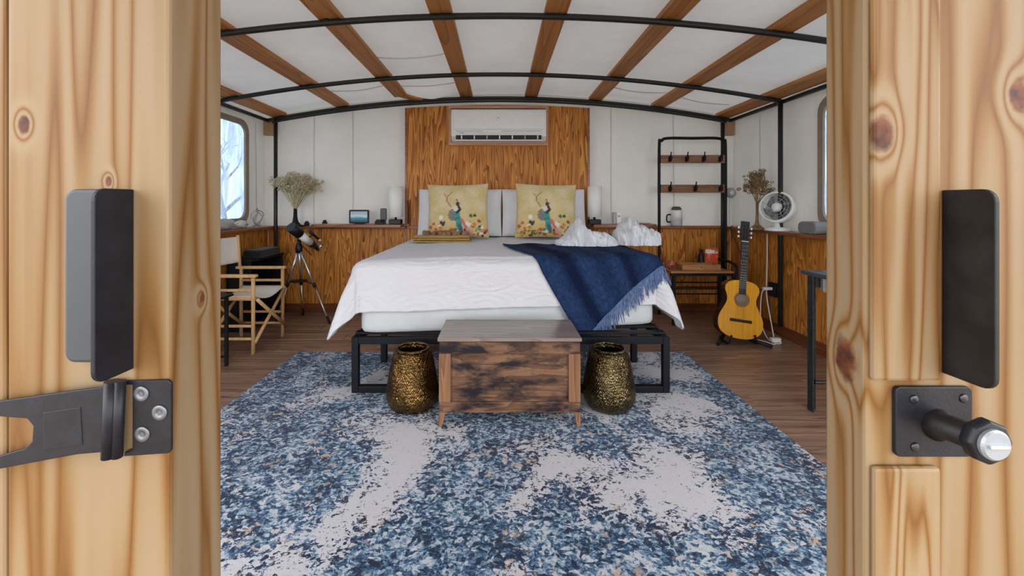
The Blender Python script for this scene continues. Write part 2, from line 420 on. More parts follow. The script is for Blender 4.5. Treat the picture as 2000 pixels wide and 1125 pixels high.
# wainscot ------------------------------------------------------------------
xs = [-XW, -1.80, -1.0, 1.0, 1.75, XW]
for a, b in zip(xs, xs[1:]): box('wainscot_panel', M_ply2, wb, a+.001, b-.001, YB, YB+.02, .0, LEDGE-.03, bev=.002, seg=1)
for side, par in ((-1, wl), (1, wr)):
    ys = [YF+.03, 1.1, 2.32, 3.60, YB]
    for a, b in zip(ys, ys[1:]):
        x0, x1 = sorted((side*XW, side*(XW+.02)))
        box('wainscot_panel', M_ply2, par, x0, x1, a+.001, b-.001, 0, LEDGE-.03, bev=.002, seg=1)
struct(box('baseboard_back', M_base_x, None, -XW, XW, YB-.016, YB, 0, .095))
struct(box('baseboard_left', M_base_y, None, -XW, -XW+.016, YF+.03, YB-.016, 0, .095))
struct(box('baseboard_right', M_base_y, None, XW-.016, XW, YF+.03, YB-.016, 0, .095))
struct(box('trim_1', M_ledge_x, None, -XW+.09, XW-.10, YB-.05, YB+.075, LEDGE-.03, LEDGE, bev=.005))
struct(box('trim_2', M_ledge_y, None, -XW-.075, -XW+.09, YF+.03, YB+.075, LEDGE-.03, LEDGE, bev=.005))
struct(box('trim_3', M_ledge_y, None, XW-.10, XW+.075, YF+.03, YB+.075, LEDGE-.03, LEDGE, bev=.005))
# short stud blocks in the upper corners
M_stud = wood('raw_stud', [(0, (.52, .34, .20)), (1, (.36, .21, .11))], 'z', 9, .6, 6, .6, .35)
for i, s in enumerate((-1, 1)):
    struct(MB().box(min(s*2.44, s*2.575), max(s*2.44, s*2.575), 4.60, 4.655, 1.93, 2.09).build('trim_%d' % (4+i), M_stud, bev=.003))

# ================================================================== DOORS (slid open, close to the camera)
YD = .50
def door_board(name, par, x0, x1, y0, y1, z0, z1, seed, knots=(), rings=9, freq=11, lin=.42):
    cx, cy = (x0+x1)/2, (y0+y1)/2
    ks = [(kx-cx, ky-cy, kz-z0, kr) for kx, ky, kz, kr in knots]
    return box(name, pine('pine_board_%d' % seed, seed, ks, rings, freq, lin), par, x0, x1, y0, y1, z0, z1, bev=.004)
d1 = estruct('door_1', (-.70, YD, .01))
door_board('board', d1, -.5835, -.391, YD, YD+.095, .01, 2.12, 3, [(*P(46, 243, YD), .007), (*P(390, 583, .555), .006), (*P(212, 355, YD), .004)], 9, 11, .40)
door_board('board', d1, -.780, -.5865, YD+.002, YD+.095, .01, 2.12, 4)
door_board('board', d1, -.98, -.783, YD+.002, YD+.095, .01, 2.12, 5)
d2 = estruct('door_2', (.74, YD, .01))
door_board('board', d2, .434, .640, YD, YD+.062, .01, 2.12, 6, [(*P(1655, 702, .53), .016), (*P(1990, 185, YD), .012)], 9, 11, .40)
door_board('board', d2, .643, .84, YD+.002, YD+.062, .01, 2.12, 7)
door_board('board', d2, .843, 1.04, YD+.002, YD+.062, .01, 2.12, 8)
door_board('batten', d2, .436, .5155, YD-.009, YD, .973, 2.12, 9, [(*P(1724, 258, YD-.009), .013)], 10, 13, 1.0)
door_board('batten', d2, .438, .5155, YD-.009, YD, .01, .872, 10, (), 10, 15, 1.3)
# top track that carries both leaves
tk = thing('door_track', 'dark steel track above the pine doors', 'track', (0, YD+.04, 2.13))
box('rail', M_black, tk, -1.1, 1.1, YD+.02, YD+.06, 2.14, 2.17)
for xx in (-.9, -.5, .5, .9): box('hanger', M_black, tk, xx-.02, xx+.02, YD+.005, YD+.018, 2.05, 2.19); 
for xx in (-.6, .6): box('bracket', M_black, tk, xx-.02, xx+.02, YD+.06, YF-.02, 2.14, 2.19)

M_iron = plain('black_iron', (.010, .011, .016), .40, 0, var=.3, scale=40, spec=.3)
M_iron2 = plain('worn_black_iron', (.014, .0125, .013), .48, 0, var=.4, scale=25, spec=.3)
# pulls: an upright plate standing out from the door, with a flange against the boards
X = -.435
h1 = MB().prism(rrect(YD-.049, YD-.0005, .985, 1.197, .014, 5, (1, 0, 0, 1)), 'x', X-.0025, X+.0025).build('handle', M_iron, d1, bev=.001)
MB().prism(rrect(-.502, -.436, .996, 1.197, .012, 5, (1, 0, 0, 1)), 'y', YD-.014, YD-.0005).build('handle_flange', plain('grey_black_iron', (.035, .04, .048), .5, 0), h1, bev=.004)
X = .5265
h2 = MB().prism(rrect(YD-.0545, YD-.0005, .980, 1.196, .014, 5, (1, 0, 0, 1)), 'x', X-.0025, X+.0025).build('handle', M_iron2, d2, bev=.001)
MB().prism(rrect(X, X+.05, .99, 1.196, .012, 5, (0, 1, 1, 0)), 'y', YD-.010, YD-.0005).build('handle_flange', M_iron2, h2, bev=.003)
# hasp on the left leaf
def pp(pts, y): return [(P(a, b, y).x, P(a, b, y).z) for a, b in pts]
ya = YD-.004
hp = MB().prism(pp([(236, 752), (240, 888), (206, 896), (330, 886), (333, 880), (333, 745), (326, 741), (248, 744)], ya) if False else
                pp([(258, 752), (258, 876), (242, 884), (240, 892), (328, 886), (334, 880), (334, 748), (328, 742), (240, 744), (242, 752)], ya)[::-1], 'y', ya, YD-.0003).build('hasp', M_iron, d1, bev=.0012)
for (a, b) in ((276, 769), (312, 806), (278, 848)):
    p = P(a, b, ya)
    sc_ = MB().lathe([(.0001, .0002), (.0028, .0002), (.0034, -.0012), (.0085, -.0010), (.0095, 0)], 18, (p.x, ya-.0003, p.z), 'y').build('screw', plain('screw_steel', (.16, .17, .19), .4, .7), hp)
    MB().lathe([(.0001, -.0004), (.0028, -.0004), (.0028, .0002)], 6, (p.x, ya-.0028, p.z), 'y')
for i, (a, b, rr_) in enumerate(((206, 232, .0075), (228, 242, .0055))):
    px = (a+b)/2; p0 = P(px, 744, .489); p1 = P(px-6, 893, .489)
    MB().tube([p0, p1], rr_, 14).build('hinge_knuckle', M_iron, hp)
ys_ = .484
MB().prism(pp([(0, 783), (-60, 792), (-60, 800), (0, 814), (52, 818), (64, 832), (62, 862), (48, 876), (0, 890), (-60, 906), (-60, 930), (0, 916), (150, 888), (198, 884), (212, 880), (208, 752), (190, 757), (150, 762)], ys_)[::-1], 'y', ys_, ys_+.004).build('hasp_strap', M_iron, hp, bev=.0012)
MB().prism(pp([(85, 805), (158, 795), (162, 868), (85, 880)], ys_)[::-1], 'y', ys_-.0008, ys_+.001).build('strap_emboss', M_iron, hp, bev=.0006)
# locking post on the right leaf
lp = MB().prism([(p[0], p[1]) for p in rrect(P(1750, 0, .494).x, P(1900, 0, .494).x, P(0, 893, .494).z, P(0, 756, .494).z, .006)], 'y', .494, YD-.0003).build('lock_plate', M_iron, d2, bev=.0012)
for (a, b) in ((1785, 780), (1882, 778), (1787, 873)):
    p = P(a, b, .494)
    MB().lathe([(.0001, -.0012), (.004, -.001), (.0055, 0)], 16, (p.x, .4937, p.z), 'y').build('screw', plain('screw_black', (.05, .055, .06), .3, .7), lp)
pa = P(1832, 828, .494); pb = P(1925, 861, .445)
stem = MB().tube([pa, pa+(pb-pa)*.15, pb], [.0195, .0145, .0145], 20).build('lock_post', M_iron2, lp)
MB().lathe([(.0001, 0), (.0215, 0), (.0235, .003), (.0235, .010), (.0215, .013)], 8, (pb.x, pb.y-.006, pb.z), 'y').build('collar', M_iron, lp, bev=.001)
MB().lathe([(.0001, -.001), (.014, -.001), (.016, .001), (.016, .006)], 28, (pb.x, pb.y-.010, pb.z), 'y').build('lock_face', plain('galvanised_steel', (.34, .37, .41), .5, .6), lp, smooth=False)
MB().box(pb.x-.010, pb.x+.010, pb.y-.014, pb.y-.0105, pb.z-.002, pb.z+.002).build('key_slot', M_silver, lp, bev=.0008)

# ================================================================== STEEL FRAME
fr = thing('tent_frame', 'black steel tube frame arching under the canvas roof', 'frame', (0, 4.55, 0))
for ya in (1.40, 2.56, 3.72, 4.55):
    MB().tube([(x, ya, arch(x)) for x in [-2.5+5*k/40 for k in range(41)]], .0195, 12).build('arch_tube', M_tube, fr)
MB().tube([(x, 4.50, arch(x)-.045) for x in [-2.42+4.84*k/40 for k in range(41)]], .012, 10).build('brace_tube', M_tube, fr)
for s in (-1, 1):
    MB().tube([(s*2.5, .70, arch(2.5)), (s*2.5, 4.57, arch(2.5))], .0195, 12).build('side_rail', M_tube, fr)
    for (xx, ya, z0) in ((2.48, 3.72, .10), (2.48, 2.56, .10), (2.40, 4.53, 0), (2.48, 1.40, .10)):
        MB().tube([(s*xx, ya, z0), (s*xx, ya, arch(xx)-.01)], .0195, 12).build('post', M_tube, fr)
MB().lathe([(.022, 0), (.022, .03)], 14, P(638, 42, 2.56)-Vector((.015, 0, 0)), 'x').build('coupling', M_tube, fr)

# ================================================================== HEADBOARD PANEL + AIR CONDITIONER
hb = thing('headboard_panel', 'tall orange stained plywood headboard panel behind the bed', 'panel', (.0, YB-.02, .0))
m = MB(); x0, x1 = -.995, .955
top = [(x0+(x1-x0)*k/16, 2.215+.035*(1-((k-8)/8)**2)) for k in range(17)]
m.prism([(x0, .30)]+[(x1, .30)]+top[::-1], 'y', YB-.045, YB-.02); m.build('plywood_sheet', M_ply, hb, bev=.002)
box('edge_strip', M_ledge_x, hb, x0-.022, x0, YB-.05, YB-.018, .30, 2.215)
box('edge_strip', M_ledge_x, hb, x1, x1+.022, YB-.05, YB-.018, .30, 2.215)
ac = thing('air_conditioner', 'white wall mounted air conditioner above the headboard', 'air conditioner', (0, 4.5, 1.84))
ax0, ax1 = P(881, 0, 4.36).x, P(1067, 0, 4.36).x; az0, az1 = P(0, 276, 4.36).z, P(0, 212, 4.36).z
pr = [(4.55, az0+.03), (4.55, az1), (4.40, az1), (4.37, az1-.02), (4.362, az1-.10), (4.362, az0+.10), (4.375, az0+.055), (4.42, az0+.01), (4.47, az0)]
MB().prism(pr, 'x', ax0, ax1).build('housing', M_white, ac, bev=.006)
fp = MB().prism([(4.352, az0+.125), (4.352, az1-.02), (4.362, az1-.012), (4.364, az0+.118)], 'x', ax0+.025, ax1-.025).build('front_panel', M_white, ac, bev=.003)
MB().lathe([(.0001, -.002), (.016, -.002), (.018, 0)], 20, (P(973, 0, 4.35).x, 4.352, P(0, 232, 4.35).z), 'y').build('badge', M_silver, fp)
box('seam_line', M_grey, ac, ax0+.05, P(945, 0, 4.36).x, 4.3595, 4.363, az0+.104, az0+.109, bev=0)
box('seam_line', M_grey, ac, P(980, 0, 4.36).x, ax1-.05, 4.3595, 4.363, az0+.104, az0+.109, bev=0)
box('display', M_grey, ac, ax0+.095, ax0+.135, 4.3595, 4.363, az0+.085, az0+.094, bev=0)
box('air_outlet', M_blackp, ac, ax0+.05, ax1-.05, 4.352, 4.38, az0+.018, az0+.062, bev=.002)
for k in range(7):
    xx = ax0+.11+k*(ax1-ax0-.2)/6
    box('vane', M_grey if k % 3 == 2 else M_silver, ac, xx-.006, xx+.006, 4.345, 4.352, az0+.022, az0+.058, bev=.001)
box('louver', M_white, ac, ax0+.04, ax1-.04, 4.345, 4.40, az0+.004, az0+.016, bev=.003)
M_trimw = wood('pale_trim_wood', [(0, (.66, .42, .27)), (1, (.48, .27, .15))], 'x', 9, .6, 6, .5, .35)
fx0, fx1, fz0, fz1 = P(876, 0, 4.5).x, P(1071, 0, 4.5).x, P(0, 284, 4.5).z, P(0, 206, 4.5).z
fa = thing('mounting_frame', 'pale wood boards framing the air conditioner', 'frame', ((fx0+fx1)/2, 4.53, fz0))
for q in ((fx0, fx1, fz0, fz0+.035), (fx0, fx1, fz1-.03, fz1), (fx0, fx0+.03, fz0+.035, fz1-.03), (fx1-.03, fx1, fz0+.035, fz1-.03)):
    box('frame_board', M_trimw, fa, q[0], q[1], 4.50, YB-.046, q[2], q[3])

# ================================================================== RUG
def rug_mat():
    t = NT('abstract_blue_rug'); v = t.coords((1, 1, 1), False)
    vd = t.n('ShaderNodeVectorMath', _operation='ADD', i0=v, i1=t.n('ShaderNodeVectorMath', _operation='SCALE', i0=t.noise(v, 9, 3).outputs[1], Scale=.10))
    big = t.noise(t.coords((1.0, .8, 1), False, (2.3, 1.1, 0)), 1.55, 5, .62, .5).outputs[0]
    leaf = t.noise(t.coords((1, 1.5, 1), False), 40, 4, .68, 1.0).outputs[0]
    fine = t.noise(v, 170, 3, .6).outputs[0]
    vor = t.n('ShaderNodeTexVoronoi', Vector=vd, Scale=70.0, Randomness=1.0)
    cellv = t.n('ShaderNodeSeparateColor', Color=vor.outputs['Color']).outputs[0]
    a = t.math('ADD', t.math('MULTIPLY', big, 2.6), t.math('MULTIPLY', leaf, .85))
    a = t.math('ADD', a, t.math('MULTIPLY', fine, .32)); a = t.math('ADD', a, t.math('MULTIPLY', cellv, .22))
    m = t.math('SUBTRACT', a, 1.66)                # > 0 : blue areas
    tone = t.math('ADD', t.math('MULTIPLY', leaf, 1.3), t.math('MULTIPLY', cellv, .45)); tone = t.math('ADD', tone, t.math('MULTIPLY', fine, .4)); tone = t.math('ADD', tone, t.math('MULTIPLY', t.math('SUBTRACT', t.noise(v, 6, 3, .6), .5), .9))
    blue = t.ramp(t.math('SUBTRACT', tone, .55), [(.28, (.55, .58, .62)), (.39, (.25, .37, .48)), (.50, (.085, .18, .295)), (.61, (.026, .07, .15)), (.75, (.008, .018, .048))]).outputs[0]
    pe = t.noise(t.coords((1, 1, 1), False, (9, 4, 0)), 26, 3, .6).outputs[0]
    peach = t.math('MULTIPLY', t.ramp(pe, [(.59, 0.0), (.64, 1.0)]), t.ramp(t.noise(v, 3, 2), [(.46, 0.0), (.58, .85)]))
    blue = t.mix(peach, blue, (.60, .45, .34, 1))
    light = t.mix(t.ramp(fine, [(.3, 0.0), (.7, 1.0)]).outputs[0], (.66, .66, .70, 1), (.56, .55, .58, 1))
    c = t.mix(t.ramp(m, [(.20, 0.0), (.26, 1.0)]).outputs[0], light, blue)
    b = t.bsdf(c, .95, 0, t.math('ADD', t.noise(v, 400, 2), t.math('MULTIPLY', leaf, .5)), .5, .006)
    b.inputs['Specular IOR Level'].default_value = .1; b.inputs['Sheen Weight'].default_value = .15
    return t.m
rug = MB().box(-1.585, 1.455, .86, 3.33, .0005, .011).build('rug', rug_mat(), bev=.004)
tag(rug, 'large abstract blue and white rug covering the plank floor', 'rug')

# ================================================================== BED
ZT = .815
BXL, BXR = -.93, 1.10
def Fy(x): return 2.70+.105*x
RR = .075
def drape(s, t, off=0):
    xl, xr = BXL+RR, BXR-RR
    xc = min(max(s, xl), xr); os_ = s-xc; fy = Fy(xc)+RR; ot = max(0, fy-t); tc = max(t, fy)
    L = math.hypot(os_, ot)
    bump = .006*nz(s*3, t*3)+.003*nz(s*11, t*11)
    # softly pillowed top
    e = min(1, max(0, (s-xl)/.5), max(0, (xr-s)/.5))
    if L < 1e-6: return Vector((s, t, ZT+off+bump+.012*e))
    dx, dy = os_/L, -ot/L; sidew = abs(os_)/L
    fl = .08+.16*sidew+.85*sidew*sidew*(1-sidew)
    arc = PI/2*RR
    if L < arc: a = L/RR; h = RR*math.sin(a); dz = RR*(1-math.cos(a)); nh, nzv = math.sin(a), math.cos(a)
    else:
        q = L-arc; h = RR+q*fl; dz = RR+q*math.sqrt(1-fl*fl); nh, nzv = 1, fl
        cor = sidew*(1-sidew)*4
        h += (.03*cor+.006)*math.sin(math.atan2(os_, ot+.001)*5+s*4+t*2)*min(1, q/.15)
        h += .008*nz(s*5, t*5, 2)*min(1, q/.1)
    return Vector((xc+dx*(h+off*nh), tc+dy*(h+off*nh), ZT-dz+off*nzv+bump))

bed = thing('bed_frame', 'black square steel tube bed frame with looped foot legs', 'bed frame', (.085, 3.6, .011))
bx0, bx1 = P(686, 0, 2.60).x, P(1309, 0, 2.60).x; T = .042
def loop(y, name='leg_loop'):
    m = MB()
    m.box(bx0, bx0+T, y, y+T, .012, .355); m.box(bx1-T, bx1, y, y+T, .012, .355)
    m.box(bx0+T, bx1-T, y, y+T, .012, .012+T); m.box(bx0+T, bx1-T, y, y+T, .355-T, .355)
    return m.build(name, M_black, bed, bev=.004)
loop(2.60); loop(4.40)
for xx in (bx0, (bx0+bx1)/2-T/2, bx1-T): box('side_rail', M_black, bed, xx, xx+T, 2.60+T, 4.40, .355-T, .355)
for xx, ya in ((bx0+.04, 3.1), (bx1-.08, 3.1), (.07, 3.4)): box('leg', M_black, bed, xx, xx+T, ya, ya+T, .012, .355-T)
slat = None
for k in range(14):
    y0 = 2.66+k*.13
    if slat is None: slat = box('slat', M_black, bed, bx0+.005, bx1-.005, y0, y0+.055, .3555, .37)
    else: copy_child(slat, bed, ((bx0+bx1)/2, y0+.0275, .3555))
# wooden spring feet seen as the pale oval under the frame at left are left to the vase rims
mt = MB()
def mattress(u, v):
    # closed rounded box in (u around the outline, v from bottom to top)
    a = 2*PI*u; ex = .08
    cx = math.copysign(abs(math.cos(a))**ex, math.cos(a)); cy = math.copysign(abs(math.sin(a))**ex, math.sin(a))
    x = .085+cx*.965; fy = Fy(x)+.005; y = fy+(4.53-fy)*(cy+1)/2
    z0, z1 = .3705, ZT-.01
    if v < .1: k = .94+.06*math.sin(v/.1*PI/2); z = z0+.03*(1-math.cos(v/.1*PI/2))
    elif v > .9: k = .94+.06*math.cos((v-.9)/.1*PI/2); z = z1-.03*(1-math.sin((v-.9)/.1*PI/2))
    else: k = 1; z = z0+.03+(z1-z0-.06)*(v-.1)/.8
    c = Vector((.085, 3.65, 0)); p = Vector((x, y, 0)); q = c+(p-c)*(1-(1-k)*.5); return (q.x, q.y, z)
mt.grid(mattress, 96, 20, True)
n = 96; mt.f.append(list(range(n))[::-1]); mt.sm.append(False); b0 = len(mt.v)-n; mt.f.append([b0+i for i in range(n)]); mt.sm.append(False)
mto = mt.build('mattress', fabric('white_mattress_cover', (.60, .62, .63), 300)); tag(mto, 'thick mattress in a pale white cover on the bed frame', 'mattress')
# quilt
def quilt_mat():
    t = NT('white_matelasse'); v = t.coords((1, 1, 1), False)
    uvc = t.coords((1, 1, 1), False, uv=True)
    vor = t.n('ShaderNodeTexVoronoi', Vector=t.coords((7, 7, 1), False, uv=True), Scale=1.0, Randomness=.15)
    ringw = t.math('SINE', t.math('MULTIPLY', vor.outputs['Distance'], 34.0))
    swirl = t.noise(t.coords((22, 22, 1), False, uv=True), 1, 4, .6, 2.2)
    weave = t.noise(v, 260, 2)
    hgt = t.math('ADD', t.math('MULTIPLY', ringw, .16), t.math('MULTIPLY', swirl, .75)); hgt = t.math('ADD', hgt, t.math('MULTIPLY', weave, .12))
    b = t.bsdf((.655, .655, .69, 1), .9, 0, hgt, .6, .014); b.inputs['Specular IOR Level'].default_value = .15; b.inputs['Sheen Weight'].default_value = .15
    return t.m
DF, DS, DC = .345, .47, .53
def qmap(u, v):
    s = BXL-DS+RR+(BXR-BXL+2*DS-2*RR)*u; t = (2.22)+(4.50-2.22)*v
    xl, xr = BXL+RR, BXR-RR; xc = min(max(s, xl), xr); fy = Fy(xc)+RR
    # stretch front overflow so that the hem lies DF (front) beyond the edge
    t = fy-DF*(1-v/.3) if v < .3 else fy+(4.50-fy)*(v-.3)/.7
    os_ = s-xc; ot = max(0, fy-t); L = math.hypot(os_, ot)
    if L > 1e-6:
        w_ = abs(os_)/L; cap = DF+(DS-DF)*w_**2+(DC-.43)*math.sin(min(1, w_**2)*PI)
        if L > cap: os_ *= cap/L; ot *= cap/L; s = xc+os_; t = fy-ot
        hem = .018*math.sin(s*3.0+.6)*min(1, L/.3)
    return s, t
q = MB().grid(lambda u, v: drape(*qmap(u, v)), 150, 120, uvs=True)
qo = q.build('quilt', quilt_mat(), solid=.012); tag(qo, 'white embossed quilt draped over the bed', 'quilt')

# throw
def throw_mat():
    t = NT('navy_throw'); uv = t.coords((1, 1, 1), False, uv=True)
    sx = t.n('ShaderNodeSeparateXYZ', Vector=uv).outputs[0]
    st = t.math('SINE', t.math('MULTIPLY', sx, 30.0)); fl = t.noise(t.coords((40, 40, 1), False, uv=True), 1, 4, .7, 1)
    thin = t.math('POWER', t.math('ABSOLUTE', t.math('SINE', t.math('MULTIPLY', sx, 9.0))), 18.0)
    f = t.math('SUBTRACT', t.math('ADD', t.math('MULTIPLY', st, .10), fl), t.math('MULTIPLY', thin, .35))
    c = t.ramp(f, [(.2, (.006, .011, .036)), (.55, (.016, .034, .092)), (.95, (.035, .075, .17))])
    b = t.bsdf(c, .9, 0, t.math('ADD', fl, t.noise(t.coords((1, 1, 1), False), 300, 2)), .5, .006); b.inputs['Specular IOR Level'].default_value = .1
    return t.m
M_throw = throw_mat()
A, C, D, E = Vector((.03, 3.52)), Vector((.53, 2.27)), Vector((1.22, 2.90)), Vector((1.26, 3.52))
def tst(u, v):      # u from the left edge to the right one, v from the fringe edge up to the back edge
    lo = C.lerp(D, u); hi = A.lerp(E, u); p = lo.lerp(hi, v)
    p.x -= .10*math.sin(PI*v)*(1-u); p.y += .05*math.sin(PI*u)*(1-v)
    return p
def tpos(u, v, off=.017):
    p = tst(u, v); d = drape(p.x, p.y, off+.004*math.sin(u*26+v*3)); return d
th = thing('throw_blanket', 'navy blue fringed throw draped across the bed corner', 'blanket', (.7, 3.0, ZT))
MB().grid(tpos, 60, 60, uvs=True).build('cloth', M_throw, th, solid=.008)
m = MB()
for k in range(190):
    u = (k+.5)/190+random.uniform(-.003, .003); p = tst(u, 0); ln = random.uniform(.09, .13)
    sw = random.uniform(-.035, .02)
    pts = []
    for j in range(5):
        d = drape(p.x+sw*j/4+.02*(j/4), p.y-ln*j/4, .020+random.uniform(0, .006)); pts.append(d)
    m.tube(pts, [.0032, .003, .0028, .0026, .002], 5)
m.build('fringe', plain('navy_fringe', (.10, .16, .32), .9, var=.5, scale=60), th, kind='stuff')

# pillows -------------------------------------------------------------------
def pillow_mesh(w_, h_, t_, n=28, ex=.45, paint=None, pinch=.06, seed=0):
    m = MB(); cols = []
    for side in (1, -1):
        def g(u, v):
            a, b = 2*u-1, 2*v-1
            prof = max(0, (1-abs(a)**2.6))**ex*max(0, (1-abs(b)**2.6))**ex
            cx = a*w_/2*(1-pinch*(1-b*b)*abs(a)**2*1.0); cz = b*h_/2*(1-pinch*(1-a*a)*abs(b)**2)
            return (cx, -side*(t_/2*prof)+.006*side*nz(a*3+seed, b*3, side)*prof, cz+h_/2)
        b0 = len(m.v); m.grid(g, n, n)
        if side == -1:
            k = len(m.f)-n*n
            for i in range(k, len(m.f)): m.f[i] = m.f[i][::-1]
        if paint: cols += [paint(i/n, j/n, side) for j in range(n+1) for i in range(n+1)]
    if paint: m.col = cols
    return m
def lean(o, loc, tilt, yaw=0, roll=0):
    o.location = loc; o.rotation_euler = (-tilt, roll, yaw); WO[o.name] = Vector(loc)
for nm, xx, yaw, lab in (('pillow', -.41, .0, 'white sleeping pillow behind the left peacock cushion'), ('pillow', .466, .0, 'white sleeping pillow behind the right peacock cushion')):
    o = pillow_mesh(.87, .50, .20, 26, pinch=.015).build(nm, M_linen, origin=(0, 0, 0)); lean(o, (xx, 4.36, ZT+.03), .22, yaw); tag(o, lab, 'pillow', 'white bed pillows')
rnd = random.Random(11)
flowers = []
pal = [(.55, .10, .03), (.62, .22, .03), (.70, .66, .58), (.10, .20, .06), (.05, .10, .05), (.16, .28, .16), (.25, .10, .04), (.68, .36, .06), (.45, .08, .06), (.05, .03, .03)]
for k in range(95):
    v = abs(rnd.gauss(0, .13)); u = rnd.uniform(.03, .97); flowers.append((u, v+.02, rnd.uniform(.012, .034), pal[rnd.randrange(len(pal))]))
flowers += [(.24, .36, .035, (.74, .72, .70)), (.67, .24, .04, (.76, .70, .68)), (.72, .38, .03, (.06, .12, .05)), (.78, .385, .026, (.03, .07, .03)), (.24, .27, .032, (.03, .04, .03))]
def peacock(u, v, side):
    n1 = nz(u*6, v*6, 1); n2 = nz(u*22, v*22, 2)
    c = Vector((.62, .51, .27))+Vector((.05, .06, .09))*n1*1.3+Vector((.06, .05, .02))*n2
    if v < .48: c = c.lerp(Vector((.58, .40, .10)), min(1, (.48-v)/.35)*.6)
    if side < 0: return tuple(c)
    def seg(ax, ay, bx, by, r):
        t = max(0, min(1, ((u-ax)*(bx-ax)+(v-ay)*(by-ay))/((bx-ax)**2+(by-ay)**2+1e-9))); return math.hypot(u-ax-t*(bx-ax), v-ay-t*(by-ay)) < r
    for q in ((.40, .55, .33, .66, .012), (.33, .66, .34, .74, .012), (.34, .74, .42, .82, .010), (.34, .72, .28, .80, .008)):
        if seg(*q): c = Vector((.42, .22, .09))
    for fu, fv, fr_, fc in flowers:
        if math.hypot(u-fu, v-fv) < fr_*(1+.4*n2): c = Vector(fc)
    # bird: wing, breast, neck, head, tail
    if ((u-.43)/.075)**2+((v-.40)/.11)**2 < 1: c = Vector((.20, .19, .17))+Vector((.10,)*3)*n2
    if seg(.50, .40, .535, .18, .045): c = Vector((.03, .27, .24))+Vector((.02, .15, .12))*n2
    if seg(.54, .20, .56, .10, .03): c = Vector((.05, .12, .20))
    if ((u-.475)/.04)**2+((v-.51)/.045)**2 < 1: c = Vector((.68, .62, .54))
    if seg(.50, .44, .545, .50, .022) or seg(.545, .50, .51, .58, .02) or ((u-.51)/.03)**2+((v-.60)/.035)**2 < 1: c = Vector((.035, .03, .03))
    if seg(.505, .63, .495, .68, .012): c = Vector((.25, .18, .06))
    if seg(.57, .32, .66, .12, .022): c = Vector((.60, .14, .12))
    if seg(.66, .14, .74, .02, .025): c = Vector((.64, .30, .26))
    return tuple(max(.01, x) for x in c)
def print_mat():
    t = NT('printed_velvet'); a = t.n('ShaderNodeAttribute', _attribute_name='print'); v = t.coords()
    b = t.bsdf(a.outputs[0], .8, 0, t.noise(v, 300, 2), .3, .004); b.inputs['Sheen Weight'].default_value = .3; return t.m
M_print = print_mat()
for xx, yy, roll, lab in ((-.40, 4.10, -.02, 'yellow peacock print cushion behind the folded gold throw'), (.452, 4.10, .025, 'yellow peacock print cushion beside the white robes')):
    o = pillow_mesh(.605, .545, .17, 76, .5, peacock, .05).build('cushion', M_print, origin=(0, 0, 0)); lean(o, (xx, yy, ZT+.028), .20, 0, roll); tag(o, lab, 'cushion', 'peacock cushions')

# folded gold throw and its fringe roll
fx0, fx1 = P(813, 0, 3.92).x, P(920, 0, 3.92).x
gt = thing('folded_throw', 'folded gold woven throw with brown fringe on the bed', 'blanket', ((fx0+fx1)/2, 3.9, ZT+.014))
for k in range(3):
    z0 = ZT+.014+k*.021
    MB().grid(lambda u, v: (fx0+.004*k+(fx1-fx0-.008*k)*(.5+.5*math.copysign(min(1, abs(2*u-1)), 2*u-1)), 3.76+.11+.11*math.cos(2*PI*v)*(1+.02*nz(u*9, k)), z0+.0105+.0105*math.copysign(abs(math.sin(2*PI*v))**.6, math.sin(2*PI*v))+.003*nz(u*8, v*3, k)), 30, 20).build('fold', M_goldcloth, gt)
m = MB()
for k in range(64):
    a = rnd.uniform(0, 1); p = Vector((fx0+.07+(fx1-fx0-.09)*a, 3.89+rnd.uniform(-.05, .03), ZT+.079+rnd.uniform(0, .018)))
    m.ball(p, rnd.uniform(.014, .024), rnd.uniform(.014, .02), rnd.uniform(.016, .03), 8, 6)
m.build('fringe', M_browncloth, gt, kind='stuff')

# bath robes ----------------------------------------------------------------
def heap(x, y, z0, w_, d_, prof, seed):
    m = MB()
    def g(u, v):
        a, b = 2*u-1, v
        th_ = PI*b; hgt = prof(u)
        fold = 1+.2*nz(u*6+seed, b*3, seed)+.16*nz(u*13, b*9+seed, 3)+.10*(1-abs(nz(u*20+seed, b*6, 7))*3)
        ex = math.sqrt(max(0, 1-abs(a)**4))
        return (x+a*w_/2, y-math.cos(th_)*d_/2*ex*fold, z0+math.sin(th_)**.8*hgt*fold*ex**.5+.001)
    m.grid(g, 110, 50); return m
def pr1(u): return .045+.135*math.exp(-((u-.36)/.16)**2)+.06*math.exp(-((u-.72)/.2)**2)
def pr2(u): return .12+.07*math.exp(-((u-.35)/.22)**2)
o = heap(P(1143, 0, 3.5).x, 3.47, ZT+.030, .51, .34, pr1, 1.3).build('bath_robe', M_terry); tag(o, 'crumpled white robe with a pointed peak beside the cushion', 'robe', 'white bath robes')
o = heap(P(1241, 0, 3.55).x, 3.54, ZT+.030, .385, .36, pr2, 5.1).build('bath_robe', M_terry); tag(o, 'rolled white robe at the right edge of the bed', 'robe', 'white bath robes')
pc = P(1186, 461, 3.80)
o = MB().ball((pc.x, 3.80, ZT+.062), .05, .04, .045, 14, 8).build('pouch', fabric('teal_purple_pouch', (.12, .16, .24), 60, .8)); tag(o, 'small teal and purple pouch between the two robes', 'pouch')

